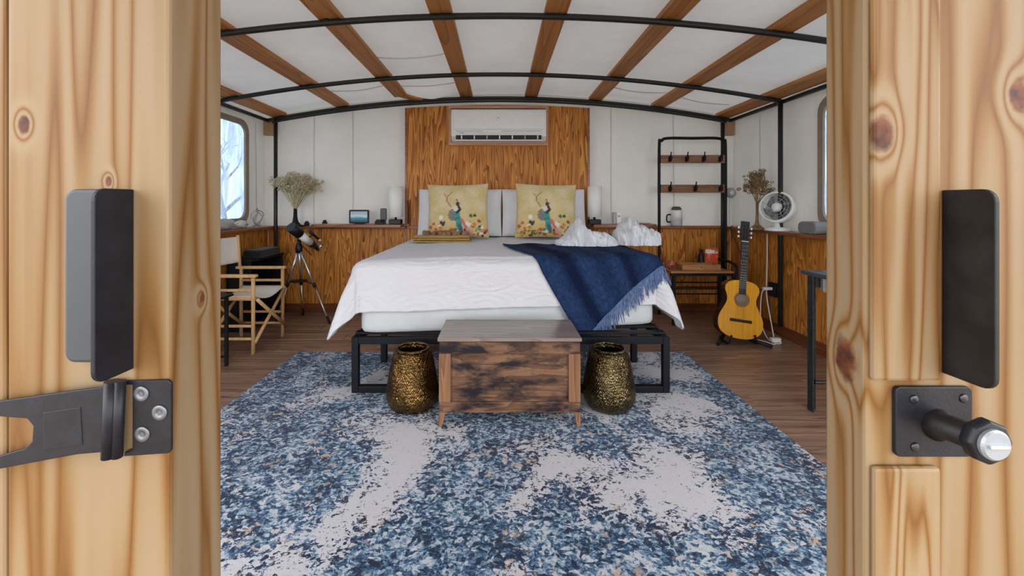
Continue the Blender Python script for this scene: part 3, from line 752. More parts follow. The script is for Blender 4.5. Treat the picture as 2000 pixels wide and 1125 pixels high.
# ================================================================== TRUNK AND BRASS VESSELS
tx0, tx1, ty0, ty1 = P(857, 0, 2.21).x, P(1134, 0, 2.21).x, 2.21, 2.56
tr = thing('storage_trunk', 'rustic brown wooden trunk at the foot of the bed', 'trunk', ((tx0+tx1)/2, (ty0+ty1)/2, .011))
zt = .478
M_lid = wood('trunk_lid_wood', [(0, (.34, .27, .24)), (.6, (.26, .20, .175)), (1, (.15, .10, .085))], 'x', 14, 1.4, 5, .22, .45)
box('lid', M_lid, tr, tx0-.006, tx1+.006, ty0-.008, ty1, zt-.018, zt)
box('top_rail', M_rustic, tr, tx0+.002, tx1-.002, ty0, ty0+.02, zt-.085, zt-.018)
box('bottom_rail', M_rustic, tr, tx0+.002, tx1-.002, ty0, ty0+.02, .085, .14)
box('stile', M_rusticz, tr, tx0, tx0+.062, ty0-.001, ty0+.022, .14, zt-.085)
box('stile', M_rusticz, tr, tx1-.062, tx1, ty0-.001, ty0+.022, .14, zt-.085)
box('front_panel', M_rustic, tr, tx0+.062, tx1-.062, ty0+.012, ty0+.022, .14, zt-.085, bev=0)
box('side_panel', M_rustic, tr, tx0+.003, tx0+.02, ty0+.022, ty1, .085, zt-.018)
box('side_panel', M_rustic, tr, tx1-.02, tx1-.003, ty0+.022, ty1, .085, zt-.018)
box('back_panel', M_rustic, tr, tx0+.02, tx1-.02, ty1-.016, ty1, .085, zt-.018)
for xx, s in ((tx0, 1), (tx1, -1)):
    for yy in (ty0, ty1-.022):
        MB().prism([(xx, .085), (xx+s*.034, .085), (xx+s*.018, .0115), (xx, .0115)], 'y', yy, yy+.022).build('leg', M_rusticz, tr, bev=.002)
for z in (.10,): pass
def brass(name, seed, warm):
    t = NT(name); v = t.coords((1, 1, 1), False)
    sp = t.n('ShaderNodeSeparateXYZ', Vector=v)
    ang = t.math('ARCTAN2', sp.outputs[1], sp.outputs[0])
    d1_ = t.math('SINE', t.math('ADD', t.math('MULTIPLY', ang, 18.0), t.math('MULTIPLY', sp.outputs[2], 130.0)))
    d2_ = t.math('SINE', t.math('SUBTRACT', t.math('MULTIPLY', ang, 18.0), t.math('MULTIPLY', sp.outputs[2], 130.0)))
    dia = t.math('MULTIPLY', d1_, d2_)
    dots = t.n('ShaderNodeTexVoronoi', Vector=v, Scale=95.0)
    ham = t.n('ShaderNodeTexVoronoi', Vector=v, Scale=32.0, _feature='SMOOTH_F1')
    big1 = t.math('ABSOLUTE', t.math('SINE', t.math('ADD', t.math('MULTIPLY', ang, 3.0), t.math('MULTIPLY', sp.outputs[2], 14.0))))
    big2 = t.math('ABSOLUTE', t.math('SINE', t.math('SUBTRACT', t.math('MULTIPLY', ang, 3.0), t.math('MULTIPLY', sp.outputs[2], 14.0))))
    line = t.ramp(t.math('MINIMUM', big1, big2), [(.03, 0.0), (.10, 1.0)]).outputs[0]
    lines2 = t.math('SINE', t.math('MULTIPLY', t.math('MINIMUM', big1, big2), 30.0))
    band = t.ramp(t.math('MULTIPLY', sp.outputs[2], 2.6), [(.70, 1.0), (.74, 0.0)]).outputs[0]
    h = t.math('ADD', t.math('MULTIPLY', t.math('ADD', t.math('MULTIPLY', dia, .16), t.math('MULTIPLY', lines2, .25)), band), t.math('ADD', t.math('MULTIPLY', ham.outputs[0], .9), t.math('MULTIPLY', dots.outputs[0], 1.3)))
    h = t.math('ADD', h, t.math('MULTIPLY', line, .5))
    c = t.ramp(t.math('ADD', t.math('MULTIPLY', t.noise(v, 9, 5, .65), .8), t.math('MULTIPLY', lines2, .07)), [(.30, tuple(x*.25 for x in warm)), (.52, tuple(x*.7 for x in warm)), (.72, warm)])
    c = t.mix(1.0, c, t.ramp(dots.outputs[0], [(.15, 1.0), (.6, .35)]).outputs[0], 'MULTIPLY')
    t.bsdf(c, .26, .92, h, .5, .006); return t.m
def vessel(cx, cy, mat, lab):
    root = thing('brass_vase', lab, 'vase', (cx, cy, .011), 'hammered brass vessels')
    prof = [(.0001, .012), (.088, .0115), (.110, .02), (.128, .05), (.136, .085), (.135, .12), (.128, .18), (.117, .25), (.108, .30), (.100, .332), (.088, .350), (.082, .357)]
    c = (cx, cy, 0); prof = [(r*1.10, z*.955) for r, z in prof]
    MB().lathe([(r, z) for r, z in prof]+[(.082, .337), (.098, .31), (.12, .2), (.13, .08), (.0001, .03)], 64, c).build('body', mat, root)
    MB().tube([(cx+.090*math.cos(2*PI*k/40), cy+.090*math.sin(2*PI*k/40), .346) for k in range(40)], .0075, 10, closed=True).build('rim', mat, root)
vessel(P(806, 0, 2.44).x, 2.44, brass('brass_warm', 1, (.60, .34, .11)), 'hammered brass vase left of the trunk')
vessel(P(1189, 0, 2.44).x, 2.44, brass('brass_dark', 2, (.46, .34, .15)), 'darker hammered brass vase right of the trunk')

# ================================================================== BEDSIDE SHELVES, LAMPS AND LEDGE THINGS
for s, x0, x1, lab in ((-1, -1.02, -1.98, 'wooden bedside shelf left of the headboard'), (1, .98, 1.66, 'wooden bedside shelf with rounded corner right of the headboard')):
    a, b = min(x0, x1), max(x0, x1)
    poly = rrect(a, b, YB-.24, YB-.052, .10, 8, (1, 0, 0, 0) if s < 0 else (0, 1, 0, 0))
    o = MB().prism(poly, 'z', LEDGE-.006, LEDGE+.026).build('bedside_shelf', M_ledge_x, bev=.005)
    tag(o, lab, 'shelf', 'bedside shelves')
SZ = LEDGE+.0265
def lamp(px, lab):
    x = P(px, 0, 4.44).x; r = thing('table_lamp', lab, 'lamp', (x, 4.44, SZ), 'bedside lamps')
    MB().box(x-.062, x+.062, 4.39, 4.49, SZ, SZ+.05).build('base', M_blackp, r, bev=.006)
    MB().lathe([(.012, SZ+.05), (.012, SZ+.09)], 14, (x, 4.44, 0)).build('stem', M_black, r)
    MB().lathe([(.074, SZ+.075), (.074, SZ+.395), (.071, SZ+.395), (.071, SZ+.075), (.074, SZ+.075)], 32, (x, 4.44, 0)).build('lamp_shade', M_lamp, r)
    MB().ball((x, 4.44, SZ+.17), .03, .03, .04, 14, 10).build('bulb', M_white, r)
lamp(773, 'white cylinder table lamp on the left bedside shelf'); lamp(1161, 'white cylinder table lamp on the right bedside shelf')
# smart display
cx, cy = P(701, 0, 4.45).x, 4.45
sdp = thing('digital_display', 'small black framed digital screen on the left shelf', 'display', (cx, cy, SZ))
MB().prism(rrect(cx-.105, cx+.105, SZ+.006, SZ+.15, .012), 'y', cy, cy+.018).build('bezel', M_blackp, sdp, bev=.003)
def screen_mat():
    t = NT('landscape_screen'); v = t.coords((1, 1, 1), False); z = t.n('ShaderNodeSeparateXYZ', Vector=v).outputs[2]
    f = t.math('ADD', t.math('MULTIPLY', z, 8.0), t.math('MULTIPLY', t.noise(t.coords((6, 6, 24), False), 1, 4), .35))
    c = t.ramp(f, [(.25, (.10, .12, .15)), (.5, (.05, .30, .42)), (.62, (.55, .6, .62)), (.9, (.35, .42, .5))])
    e = t.n('ShaderNodeEmission', Color=c, Strength=.55); t.t.links.new(e.outputs[0], t.out.inputs[0]); return t.m
MB().box(cx-.088, cx+.088, cy-.002, cy+.002, SZ+.024, SZ+.133).build('screen', screen_mat(), sdp)
box('stand', M_blackp, sdp, cx-.05, cx+.05, cy, cy+.06, SZ, SZ+.008)
cx = P(748, 0, 4.45).x
sp_ = thing('cordless_phone', 'black cordless phone in its cradle beside the display', 'phone', (cx, 4.45, SZ))
MB().prism([(4.40, SZ), (4.50, SZ), (4.50, SZ+.03), (4.46, SZ+.05), (4.40, SZ+.022)], 'x', cx-.075, cx+.02).build('cradle', M_blackp, sp_, bev=.005)
MB().prism(rrect(cx-.032, cx+.032, SZ+.035, SZ+.165, .012), 'y', 4.455, 4.49).build('handset', plain('dark_teal_plastic', (.022, .035, .035), .35), sp_, bev=.006)
cx = P(797, 0, 4.55).x
o = MB().box(cx-.012, cx+.012, 4.47, 4.52, SZ, SZ+.25).build('dark_board', M_base_x, bev=.003); tag(o, 'narrow dark board standing beside the left lamp', 'board')
# right shelf gadgets
cx = P(1205, 0, 4.42).x
g = thing('charger_box', 'small white and grey gadget on the right bedside shelf', 'charger', (cx, 4.42, SZ))
box('body', M_white, g, cx-.01, cx+.035, 4.39, 4.45, SZ, SZ+.12, bev=.008); box('side', M_grey, g, cx-.045, cx-.0105, 4.40, 4.45, SZ, SZ+.125, bev=.006)
MB().lathe([(.0001, -.002), (.010, -.002), (.012, .001)], 16, (cx+.013, 4.3895, SZ+.085), 'y').build('button', M_grey, g)
cx = P(1258, 0, 4.45).x
o = MB().lathe([(.0001, 0), (.04, 0), (.075, .014), (.078, .02), (.072, .018), (.038, .006), (.0001, .006)], 28, (cx, 4.46, SZ)).build('saucer', M_white); tag(o, 'shallow white dish at the end of the right shelf', 'dish')
# kettle like canister behind the rack
cx = P(1321, 0, 4.60).x; LZ = LEDGE+.0005
kt = thing('coffee_canister', 'white coffee canister with dark lid behind the coat rack', 'canister', (cx, 4.60, LZ))
MB().lathe([(.058, LZ), (.062, LZ+.01), (.062, LZ+.06), (.060, LZ+.062)], 28, (cx, 4.60, 0)).build('base', plain('glassy_grey', (.45, .46, .5), .2), kt)
MB().lathe([(.062, LZ+.062), (.062, LZ+.16), (.054, LZ+.172)], 28, (cx, 4.60, 0)).build('body', M_white, kt)
MB().lathe([(.05, LZ+.172), (.052, LZ+.19), (.04, LZ+.20), (.038, LZ+.208), (.0001, LZ+.21)], 28, (cx, 4.60, 0)).build('lid', plain('dark_olive_lid', (.07, .075, .06), .5), kt)
MB().tube(spline([(cx-.06, 4.6, LZ+.12), (cx-.10, 4.6, LZ+.115), (cx-.102, 4.6, LZ+.05), (cx-.062, 4.6, LZ+.04)], 5), .008, 8).build('handle', M_blackp, kt)
# small bottles on the left back ledge
for px, hgt, lab in ((600, .05, 'smaller of two tiny dark pots beside the gold tree'), (635, .062, 'taller of two tiny dark pots right of the gold tree')):
    x = P(px, 0, 4.62).x
    o = MB().lathe([(.0001, 0), (.024, 0), (.028, .008), (.028, hgt*.6), (.018, hgt*.75), (.018, hgt), (.0001, hgt)], 18, (x, 4.61, LZ)).build('pot', M_blackp); tag(o, lab, 'pot', 'dark pots on the ledge')

# tree sculptures -----------------------------------------------------------
def tree(loc, tw, crown, trunk_h, mat_t, mat_c, lab, n, leaf, seed):
    rd = random.Random(seed); loc = Vector(loc); r = thing('tree_sculpture', lab, 'sculpture', loc, 'metal tree sculptures')
    MB().lathe([(.0001, 0), (.085, 0), (.085, .008), (.05, .018), (.028*tw, .05), (.020*tw, .10), (.017*tw, trunk_h)], 20, loc, rmod=lambda a, z: 1+.10*math.sin(a*5+z*20)).build('trunk', mat_t, r)
    m = MB(); lf = MB(); top_ = loc+Vector((0, 0, trunk_h))
    for k in range(n):
        a = rd.uniform(0, 2*PI); rad = math.sqrt(rd.random())
        zt_, zb_, rx = crown
        zz = zb_+(zt_-zb_)*math.sqrt(max(0, 1-rad**2.2))*(.35+.65*rd.random())+rd.uniform(-.015, .015)
        end = loc+Vector((math.cos(a)*rx*rad, math.sin(a)*rx*rad*.45, zz))
        mid = top_.lerp(end, .5); mid.x = loc.x+(end.x-loc.x)*.42; mid.z = top_.z+(end.z-top_.z)*.42
        m.tube(spline([top_-Vector((0, 0, .02)), mid, end], 4), [(.0075-.005*i/8)*tw for i in range(9)], 6)
        for j in range(leaf):
            c = end.lerp(mid, rd.random()**2*.55)+Vector((rd.gauss(0, .030), rd.gauss(0, .02), rd.gauss(0, .012))); c.x = min(c.x, 2.53+.02*rd.random())
            nrm = Vector((rd.gauss(0, .6), -1, rd.gauss(0, .6))).normalized(); x = nrm.cross(Vector((0, 0, 1))).normalized(); y = nrm.cross(x)
            q = rd.uniform(.010, .016)
            lf.tube([c+x*q*math.cos(2*PI*i/7)+y*q*.7*math.sin(2*PI*i/7) for i in range(7)], .0042, 4, closed=True)
    m.build('branches', mat_c, r, kind='stuff'); lf.build('leaves', mat_c, r, kind='stuff'); return r
tree((P(577, 0, 4.50).x, 4.50, LZ), 1.0, (.57, .41, .26), .19, M_black, M_gold, 'wide gold wire tree sculpture with black trunk on the ledge', 34, 24, 3)
tree((2.415, 3.95, LZ), .62, (.58, .33, .115), .25, M_bronze, M_bronze, 'slim bronze tree sculpture beside the round white fan', 20, 15, 8)
# cords and soft bundle in the left corner
cx = -2.53
cb = thing('coiled_cable', 'loops of white cable on the left window ledge', 'cable', (cx, 4.2, LZ))
for k, (yy, rr_, zz) in enumerate(((4.44, .085, .09), (4.42, .075, .082), (4.40, .09, .095))):
    MB().tube([(cx+.02*math.sin(3*a+k), yy+rr_*.75*math.cos(a), LZ+zz+rr_*math.sin(a)+.004*k) for a in [2*PI*i/28 for i in range(28)]], .005, 6, closed=True).build('loop', M_grey, cb)
MB().tube(spline([(cx, 4.36, LZ+.008), (cx+.03, 4.28, LZ+.03), (cx, 4.2, LZ+.01), (cx-.03, 4.12, LZ+.045), (cx+.02, 4.03, LZ+.06), (cx, 3.96, LZ+.01)], 8), .007, 8).build('cord', M_white, cb)
o = MB().ball((cx, 3.88, LZ+.050), .05, .14, .049, 26, 14, lambda a, t: 1+.10*math.sin(4*a+5*t)).build('cloth_bundle', fabric('grey_cloth', (.46, .45, .42), 200, .2)); tag(o, 'grey soft bundle on the ledge under the left window', 'bundle')
o = MB().ball((cx, 4.13, LZ+.038), .05, .09, .037, 22, 12, lambda a, t: 1+.14*math.sin(3*a+6*t)).build('cloth_bundle', fabric('pale_cloth', (.60, .58, .54), 200, .2)); tag(o, 'pale crumpled cloth on the ledge near the corner', 'bundle')
# fans and speaker on the right ledge
cx, cy = 2.455, 4.475
sf = thing('mini_fan', 'small white stick fan on the ledge behind the coat rack', 'fan', (cx, cy, LZ))
MB().lathe([(.0001, 0), (.05, 0), (.05, .012), (.018, .02), (.0155, .03), (.0155, .30)], 24, (cx, cy, LZ)).build('stand', M_white, sf)
MB().lathe([(.0001, -.03), (.03, -.028), (.05, -.015), (.055, 0), (.05, .018), (.02, .028), (.0001, .03)], 26, (cx-.01, cy-.02, LZ+.355), 'y').build('head', M_grey, sf)
MB().lathe([(.0001, -.006), (.022, -.004), (.024, .004)], 16, (cx-.01, cy-.0475, LZ+.355), 'y').build('hub', M_white, sf)
cx, cy = 2.47, 3.74
rf = thing('air_circulator', 'round white air circulator fan on the right ledge', 'fan', (cx, cy, LZ))
MB().lathe([(.0001, 0), (.10, 0), (.105, .012), (.09, .024), (.035, .034), (.030, .07)], 30, (cx, cy, LZ)).build('base', M_white, rf)
ctr = Vector((cx, cy, LZ+.205)); ax = Vector((-.80, -.55, .22)).normalized()
xa = ax.cross(Vector((0, 0, 1))).normalized(); za = xa.cross(ax)
def orient(mb, c=ctr):
    mb.v = [c+xa*p.x+za*p.y+ax*p.z for p in mb.v]; return mb
orient(MB().lathe([(.0001, -.13), (.06, -.125), (.11, -.09), (.137, -.03), (.142, .02), (.138, .045), (.125, .05), (.122, .02), (.10, -.05), (.0001, -.09)], 40)).build('shell', M_white, rf)
orient(MB().lathe([(.0001, .03), (.04, .032), (.045, .02), (.0001, .018)], 24)).build('hub', M_white, rf)
for k in range(5):
    a0 = 2*PI*k/5
    orient(MB().grid(lambda u, v: ((.04+.075*u)*math.cos(a0+.9*v+.3*u), (.04+.075*u)*math.sin(a0+.9*v+.3*u), -.03+.035*v), 5, 6)).build('blade', plain('dark_fan_grey', (.16, .16, .165), .4), rf, solid=.003)
for rr_ in (.05, .075, .10, .12):
    orient(MB().tube([(rr_*math.cos(2*PI*k/36), rr_*math.sin(2*PI*k/36), .048) for k in range(36)], .0018, 5, closed=True)).build('grille_ring', M_grey, rf)
for k in range(10):
    a0 = 2*PI*k/10
    orient(MB().tube([(.03*math.cos(a0), .03*math.sin(a0), .046), (.13*math.cos(a0+.35), .13*math.sin(a0+.35), .046)], .0016, 5)).build('grille_spoke', M_grey, rf)
box('yoke', M_white, rf, cx-.03, cx+.03, cy-.02, cy+.05, LZ+.03, LZ+.085, bev=.01)
o = MB().prism(rrect(3.24, 3.44, LZ, LZ+.098, .04, 7), 'x', 2.43, 2.55).build('speaker', plain('speaker_mesh', (.20, .20, .20), .7, var=.3, scale=200), bev=.012); tag(o, 'grey rounded speaker on the ledge below the right window', 'speaker')

# ================================================================== COAT RACK BENCH (right back corner)
cr = thing('coat_rack', 'black tube coat rack with hook rails and wooden bench', 'coat rack', (2.02, 4.25, 0))
rx0, rx1, ry = 1.680, 2.375, 4.43; RT = .0155
MB().tube(spline([(rx0, ry, .02), (rx0, ry, .9), (rx0, ry, 1.77), (rx0+.025, ry, 1.84), (rx0+.09, ry, 1.868), ((rx0+rx1)/2, ry, 1.868), (rx1-.09, ry, 1.868), (rx1-.025, ry, 1.84), (rx1, ry, 1.77), (rx1, ry, .9), (rx1, ry, .02)], 5), RT, 10).build('frame', M_black, cr)
for (za, zb, hooks) in ((1.605, 1.69, 4), (1.295, 1.38, 3)):
    rl = box('hook_rail', M_railwood, cr, rx0+.012, rx1-.012, ry-.018, ry-.002, za, zb)
    for k in range(hooks):
        hx = rx0+.10+k*(rx1-rx0-.17)/(hooks-1)
        MB().tube(spline([(hx, ry-.02, za+.03), (hx, ry-.055, za+.022), (hx, ry-.07, za+.05), (hx, ry-.062, za+.075)], 4), .008, 8).tube(spline([(hx, ry-.02, za+.05), (hx+.004, ry-.045, za+.085), (hx+.006, ry-.05, zb+.03)], 4), .006, 8).box(hx-.012, hx+.012, ry-.022, ry-.017, za+.012, za+.065).build('hook', M_black, rl)
by0 = 4.08; bz = .525; bxr = 2.27
box('bench_top', M_bench, cr, rx0-.02, bxr, by0, ry-.02, bz-.018, bz)
m = MB(); m.box(rx0-.02, bxr, by0-.004, by0+.026, bz-.045, bz-.0185); m.box(rx0-.02, bxr, ry-.05, ry-.02, bz-.045, bz-.0185); m.build('bench_rail', M_black, cr, bev=.003)
for xx in (rx0, 2.125): box('leg', M_black, cr, xx, xx+.03, by0, by0+.03, .0005, bz-.045)
MB().tube(spline([(bxr-.01, ry-.03, bz+.08), (bxr+.03, ry-.06, bz+.075), (bxr+.05, by0+.15, bz+.07), (bxr+.04, by0+.03, bz+.03), (bxr+.02, by0+.01, bz-.1), (bxr-.01, by0+.01, bz-.03)], 6), .014, 8).build('arm_rail', M_black, cr)
for zz in (.355, .305):
    MB().tube([(rx0+.03, by0+.015, zz), (2.13, by0+.015, zz)], .007, 8).build('shoe_rail', M_black, cr)
    MB().tube([(rx0+.03, ry, zz), (rx1, ry, zz)], .007, 8).build('shoe_rail', M_black, cr)
# things on the bench
ty = 4.20
bxs = [P(1326, 0, ty).x, P(1400, 0, ty).x]
wt = thing('wooden_tray', 'low wooden tray on the coat rack bench', 'tray', (sum(bxs)/2, ty, bz))
box('bottom', M_bench, wt, bxs[0], bxs[1], ty-.08, ty+.08, bz+.0005, bz+.008)
for q in ((bxs[0], bxs[1], ty-.08, ty-.07), (bxs[0], bxs[1], ty+.07, ty+.08), (bxs[0], bxs[0]+.01, ty-.07, ty+.07), (bxs[1]-.01, bxs[1], ty-.07, ty+.07)):
    box('side', M_bench, wt, q[0], q[1], q[2], q[3], bz+.008, bz+.06)
MB().lathe([(.0001, -.006), (.008, -.005), (.009, 0)], 12, ((bxs[0]+bxs[1])/2, ty-.081, bz+.035), 'y').build('knob', M_bronze, wt)
def snack_mat():
    t = NT('red_snack_print'); v = t.coords((1, 1, 1), False); z = t.n('ShaderNodeSeparateXYZ', Vector=v).outputs[2]
    vor = t.n('ShaderNodeTexVoronoi', Vector=v, Scale=34.0)
    c = t.mix(t.ramp(vor.outputs['Distance'], [(.30, 1.0), (.42, 0.0)]).outputs[0], (.62, .07, .03, 1), t.ramp(t.n('ShaderNodeSeparateColor', Color=vor.outputs['Color']).outputs[0], [(.3, (.65, .25, .05)), (.6, (.25, .02, .02)), (.9, (.20, .25, .08))]).outputs[0])
    wh = t.ramp(t.math('MULTIPLY', z, 4.6), [(.68, 0.0), (.70, 1.0), (.86, 1.0), (.88, 0.0)]).outputs[0]
    nn_ = t.ramp(t.noise(t.coords((30, 30, 40), False), 1, 2), [(.42, 0.0), (.46, .9)]).outputs[0]
    c = t.mix(t.math('MULTIPLY', wh, nn_), c, (.8, .78, .76, 1)); t.bsdf(c, .3); return t.m
bx_ = P(1391, 0, 4.30)
def bag(u, v):
    a, b = 2*u-1, v; k = (1-abs(a)**3)**.5*(math.sin(PI*min(1, max(0, b))))**.35
    return k
m = MB()
for s in (1, -1):
    n0 = len(m.f); m.grid(lambda u, v: (bx_.x+(2*u-1)*.066, 4.31-s*.03*bag(u, v), bz+.0005+.205*v), 14, 14)
    if s < 0:
        for i in range(n0, len(m.f)): m.f[i] = m.f[i][::-1]
o = m.build('snack_bag', snack_mat()); tag(o, 'red snack bag standing on the coat rack bench', 'snack bag')
o = MB().lathe([(.0001, 0), (.028, 0), (.03, .01), (.03, .12), (.016, .15), (.016, .185), (.0001, .187)], 20, (P(1374, 0, 4.32).x-.02, 4.33, bz+.0005)).build('bottle', M_blackp); tag(o, 'small dark bottle beside the red snack bag', 'bottle')
o = MB().ball((P(1307, 0, 4.22).x+.02, 4.22, bz+.045), .04, .035, .044, 14, 10).build('snack_pouch', plain('red_green_print', (.40, .10, .06), .35, var=.9, scale=26)); tag(o, 'small red and green packet at the left bench end', 'packet')

# ================================================================== GUITAR
gl = Vector((P(1439, 0, 3.56).x, 3.56, .045))
gt_ = thing('guitar', 'honey yellow acoustic guitar leaning on its stand', 'guitar', (0, 0, 0))
half = [(0, .0), (.004, .06), (.02, .115), (.06, .165), (.12, .183), (.18, .176), (.24, .148), (.29, .124), (.325, .119), (.36, .125), (.40, .139), (.435, .136), (.465, .112), (.482, .070), (.488, .03), (.488, 0)]
hp_ = spline([(b, a, 0) for a, b in half], 4)
outl = [(p.x, p.y) for p in hp_]+[(-p.x, p.y) for p in hp_[-2:0:-1]]
M_gtop = wood('honey_spruce', [(0, (.90, .46, .03)), (.6, (.84, .39, .022)), (1, (.70, .30, .016))], 'z', 26, .5, 5, .18, .4, rand=False)
M_gside = plain('dark_walnut_lacquer', (.045, .018, .012), .2)
MB().prism(outl, 'y', -.046, .046).build('body', M_gside, gt_)
MB().prism([(x*.985, .244+(z-.244)*.985) for x, z in outl], 'y', -.050, -.0462).build('soundboard', M_gtop, gt_)
hc = (0, -.0503, .325)
MB().lathe([(.0625, 0), (.0625, -.0012), (.046, -.0012), (.046, 0)], 40, hc, 'y').build('rosette', wood('rosette_wood', [(0, (.42, .26, .12)), (1, (.22, .12, .05))], 'z', 60, 20, 6), gt_)
MB().lathe([(.0001, -.0006), (.045, -.0006), (.045, 0)], 36, hc, 'y').build('sound_hole', plain('sound_hole_tan', (.30, .25, .18), .9), gt_)  # flat tan disc laid on the soundboard in place of a hole
box('bridge', M_blackp, gt_, -.088, .088, -.060, -.0502, .138, .162, bev=.003)
fb = box('fretboard', M_blackp, gt_, -.028, .028, -.060, -.0503, .368, .815, bev=.002)
for k in range(16):
    z = .815-.65*(1-2**(-(k+1)/12))
    if z > .38: MB().box(-.027, .027, -.0612, -.0598, z-.0008, z+.0008).build('fret', M_silver, fb)
MB().prism([(-.028, .488), (.028, .488), (.025, .815), (-.025, .815)], 'y', -.050, -.026).build('neck', plain('neck_mahogany', (.16, .07, .03), .3), gt_, bev=.006)
box('nut', M_white, gt_, -.027, .027, -.061, -.048, .8155, .822, bev=.001)
hs = MB(); 
for q in ((-.032, -.016), (-.006, .006), (.016, .032)): hs.box(q[0], q[1], -.050, -.030, .84, .955)
hs.box(-.032, .032, -.050, -.030, .8222, .84); hs.box(-.034, .034, -.050, -.030, .955, .995); hs.build('headstock', M_blackp, gt_, bev=.002)
for s in (-1, 1):
    for k in range(3):
        z = .86+k*.038
        MB().tube([(s*.032, -.04, z), (s*.05, -.04, z)], .0025, 6).box(min(s*.048, s*.058), max(s*.048, s*.058), -.046, -.034, z-.009, z+.009).build('tuning_peg', M_silver, gt_)
m = MB()
for k in range(6): m.tube([(-.034+.0136*k, -.0615, .15), (-.021+.0084*k, -.0625, .82)], .0007, 4)
m.build('strings', M_silver, gt_, kind='stuff')
gt_.location = gl; gt_.rotation_euler = (-.16, .125, -.10); WO[gt_.name] = gl
gs = thing('guitar_stand', 'black folding stand under the guitar', 'stand', (gl.x, gl.y, 0))
MB().tube([(gl.x-.19, 3.50, .014), (gl.x-.05, 3.66, .05)], .014, 10).build('leg', M_blackp, gs)
MB().tube([(gl.x+.22, 3.44, .014), (gl.x+.05, 3.66, .05)], .014, 10).build('leg', M_blackp, gs)
MB().tube([(gl.x+.02, 3.84, .014), (gl.x+.02, 3.67, .30), (gl.x+.015, 3.64, .06)], .012, 10).build('back_leg', M_blackp, gs)
for s, zz in ((-1, .075), (1, .06)):
    MB().tube(spline([(gl.x+s*.03, 3.67, .05), (gl.x+s*.105, 3.63, .030), (gl.x+s*.112, 3.53, .026), (gl.x+s*.112, 3.47, .036), (gl.x+s*.095, 3.465, .10)], 5), .009, 8).build('yoke', M_blackp, gs)
# outlet, cables
ow = MB().prism(rrect(3.80, 3.90, .335, .46, .008), 'x', 2.485, 2.519)
ot_ = thing('wall_socket', 'black wall socket with white plug on the right wainscot', 'socket', (2.5, 3.85, .335))
ow.build('box', M_blackp, ot_, bev=.004); box('plug', M_white, ot_, 2.40, 2.4845, 3.83, 3.86, .395, .42, bev=.004)
cab = thing('power_cable', 'white power cable running from the right ledge to the floor', 'cable', (2.45, 3.8, 0))
MB().tube(spline([(2.53, 3.86, LZ+.008), (2.51, 3.90, LZ+.012), (2.485, 3.91, LEDGE-.03), (2.49, 3.92, .70), (2.485, 3.92, .48), (2.46, 3.88, .33), (2.40, 3.72, .12), (2.36, 3.62, .012), (2.30, 3.52, .008), (2.25, 3.60, .008), (2.16, 3.70, .01)], 8), .0055, 7).build('wire', M_white, cab)
MB().tube(spline([(2.42, 3.85, .40), (2.38, 3.83, .35), (2.32, 3.74, .15), (2.30, 3.62, .03), (2.33, 3.54, .008), (2.38, 3.56, .008), (2.36, 3.62, .008)], 8), .0045, 7).build('wire', M_white, cab)
box('adapter', M_white, cab, 2.29, 2.37, 3.54, 3.58, .0135, .05, bev=.006)
o = MB().tube(spline([(2.45, 4.42, LZ+.006), (2.42, 4.40, LEDGE+.003), (2.41, 4.39, LEDGE-.04), (2.47, 4.34, .7), (2.48, 4.26, .45), (2.47, 4.2, .2)], 8), .004, 6).build('fan_cable', M_blackp); tag(o, 'thin black cable hanging from the small stick fan', 'cable')

# ================================================================== TABLE AT RIGHT
tb = thing('metal_table', 'dark riveted metal table by the right wall', 'table', (2.15, 2.15, 0))
tx, tyf = P(1585, 0, 2.42).x, 2.42
M_dm = plain('gunmetal', (.045, .05, .052), .38, .6, var=.3, scale=30)
tp = MB().box(tx-.035, 2.445, 1.25, tyf+.04, .772, .795).build('table_top', plain('gunmetal_top', (.10, .115, .13), .3, .6), tb, bev=.005)
legs = [(tx, tyf), (2.41, tyf), (tx, 1.32), (2.41, 1.32)]
for (xx, yy) in legs:
    lg = MB(); lg.box(xx-.022, xx+.022, yy-.004, yy+.004, .0005, .7715); lg.box(xx-.022, xx-.014, yy-.04, yy-.0042, .0005, .7715); lo = lg.build('leg', M_dm, tb, bev=.002)
    for zz in (.70, .755):
        for dx in (-.012, .013):
            MB().ball((xx+dx, yy-.006, zz), .006, .004, .006, 8, 6).build('rivet', M_dm, lo)
MB().tube([(tx, tyf-.02, .165), (2.42, tyf-.02, .165)], .011, 10).build('stretcher', M_dm, tb)
MB().tube([(tx, 1.32, .165), (2.42, 1.32, .165)], .011, 10).build('stretcher', M_dm, tb)
box('apron', M_dm, tb, tx+.023, 2.397, tyf-.004, tyf+.004, .70, .7715)
MB().prism(rrect(tx+.045, tx+.085, .675, .77, .015), 'y', tyf-.03, tyf-.006).build('clamp', plain('pale_galvanised', (.40, .40, .36), .45, .5), tb, bev=.003)

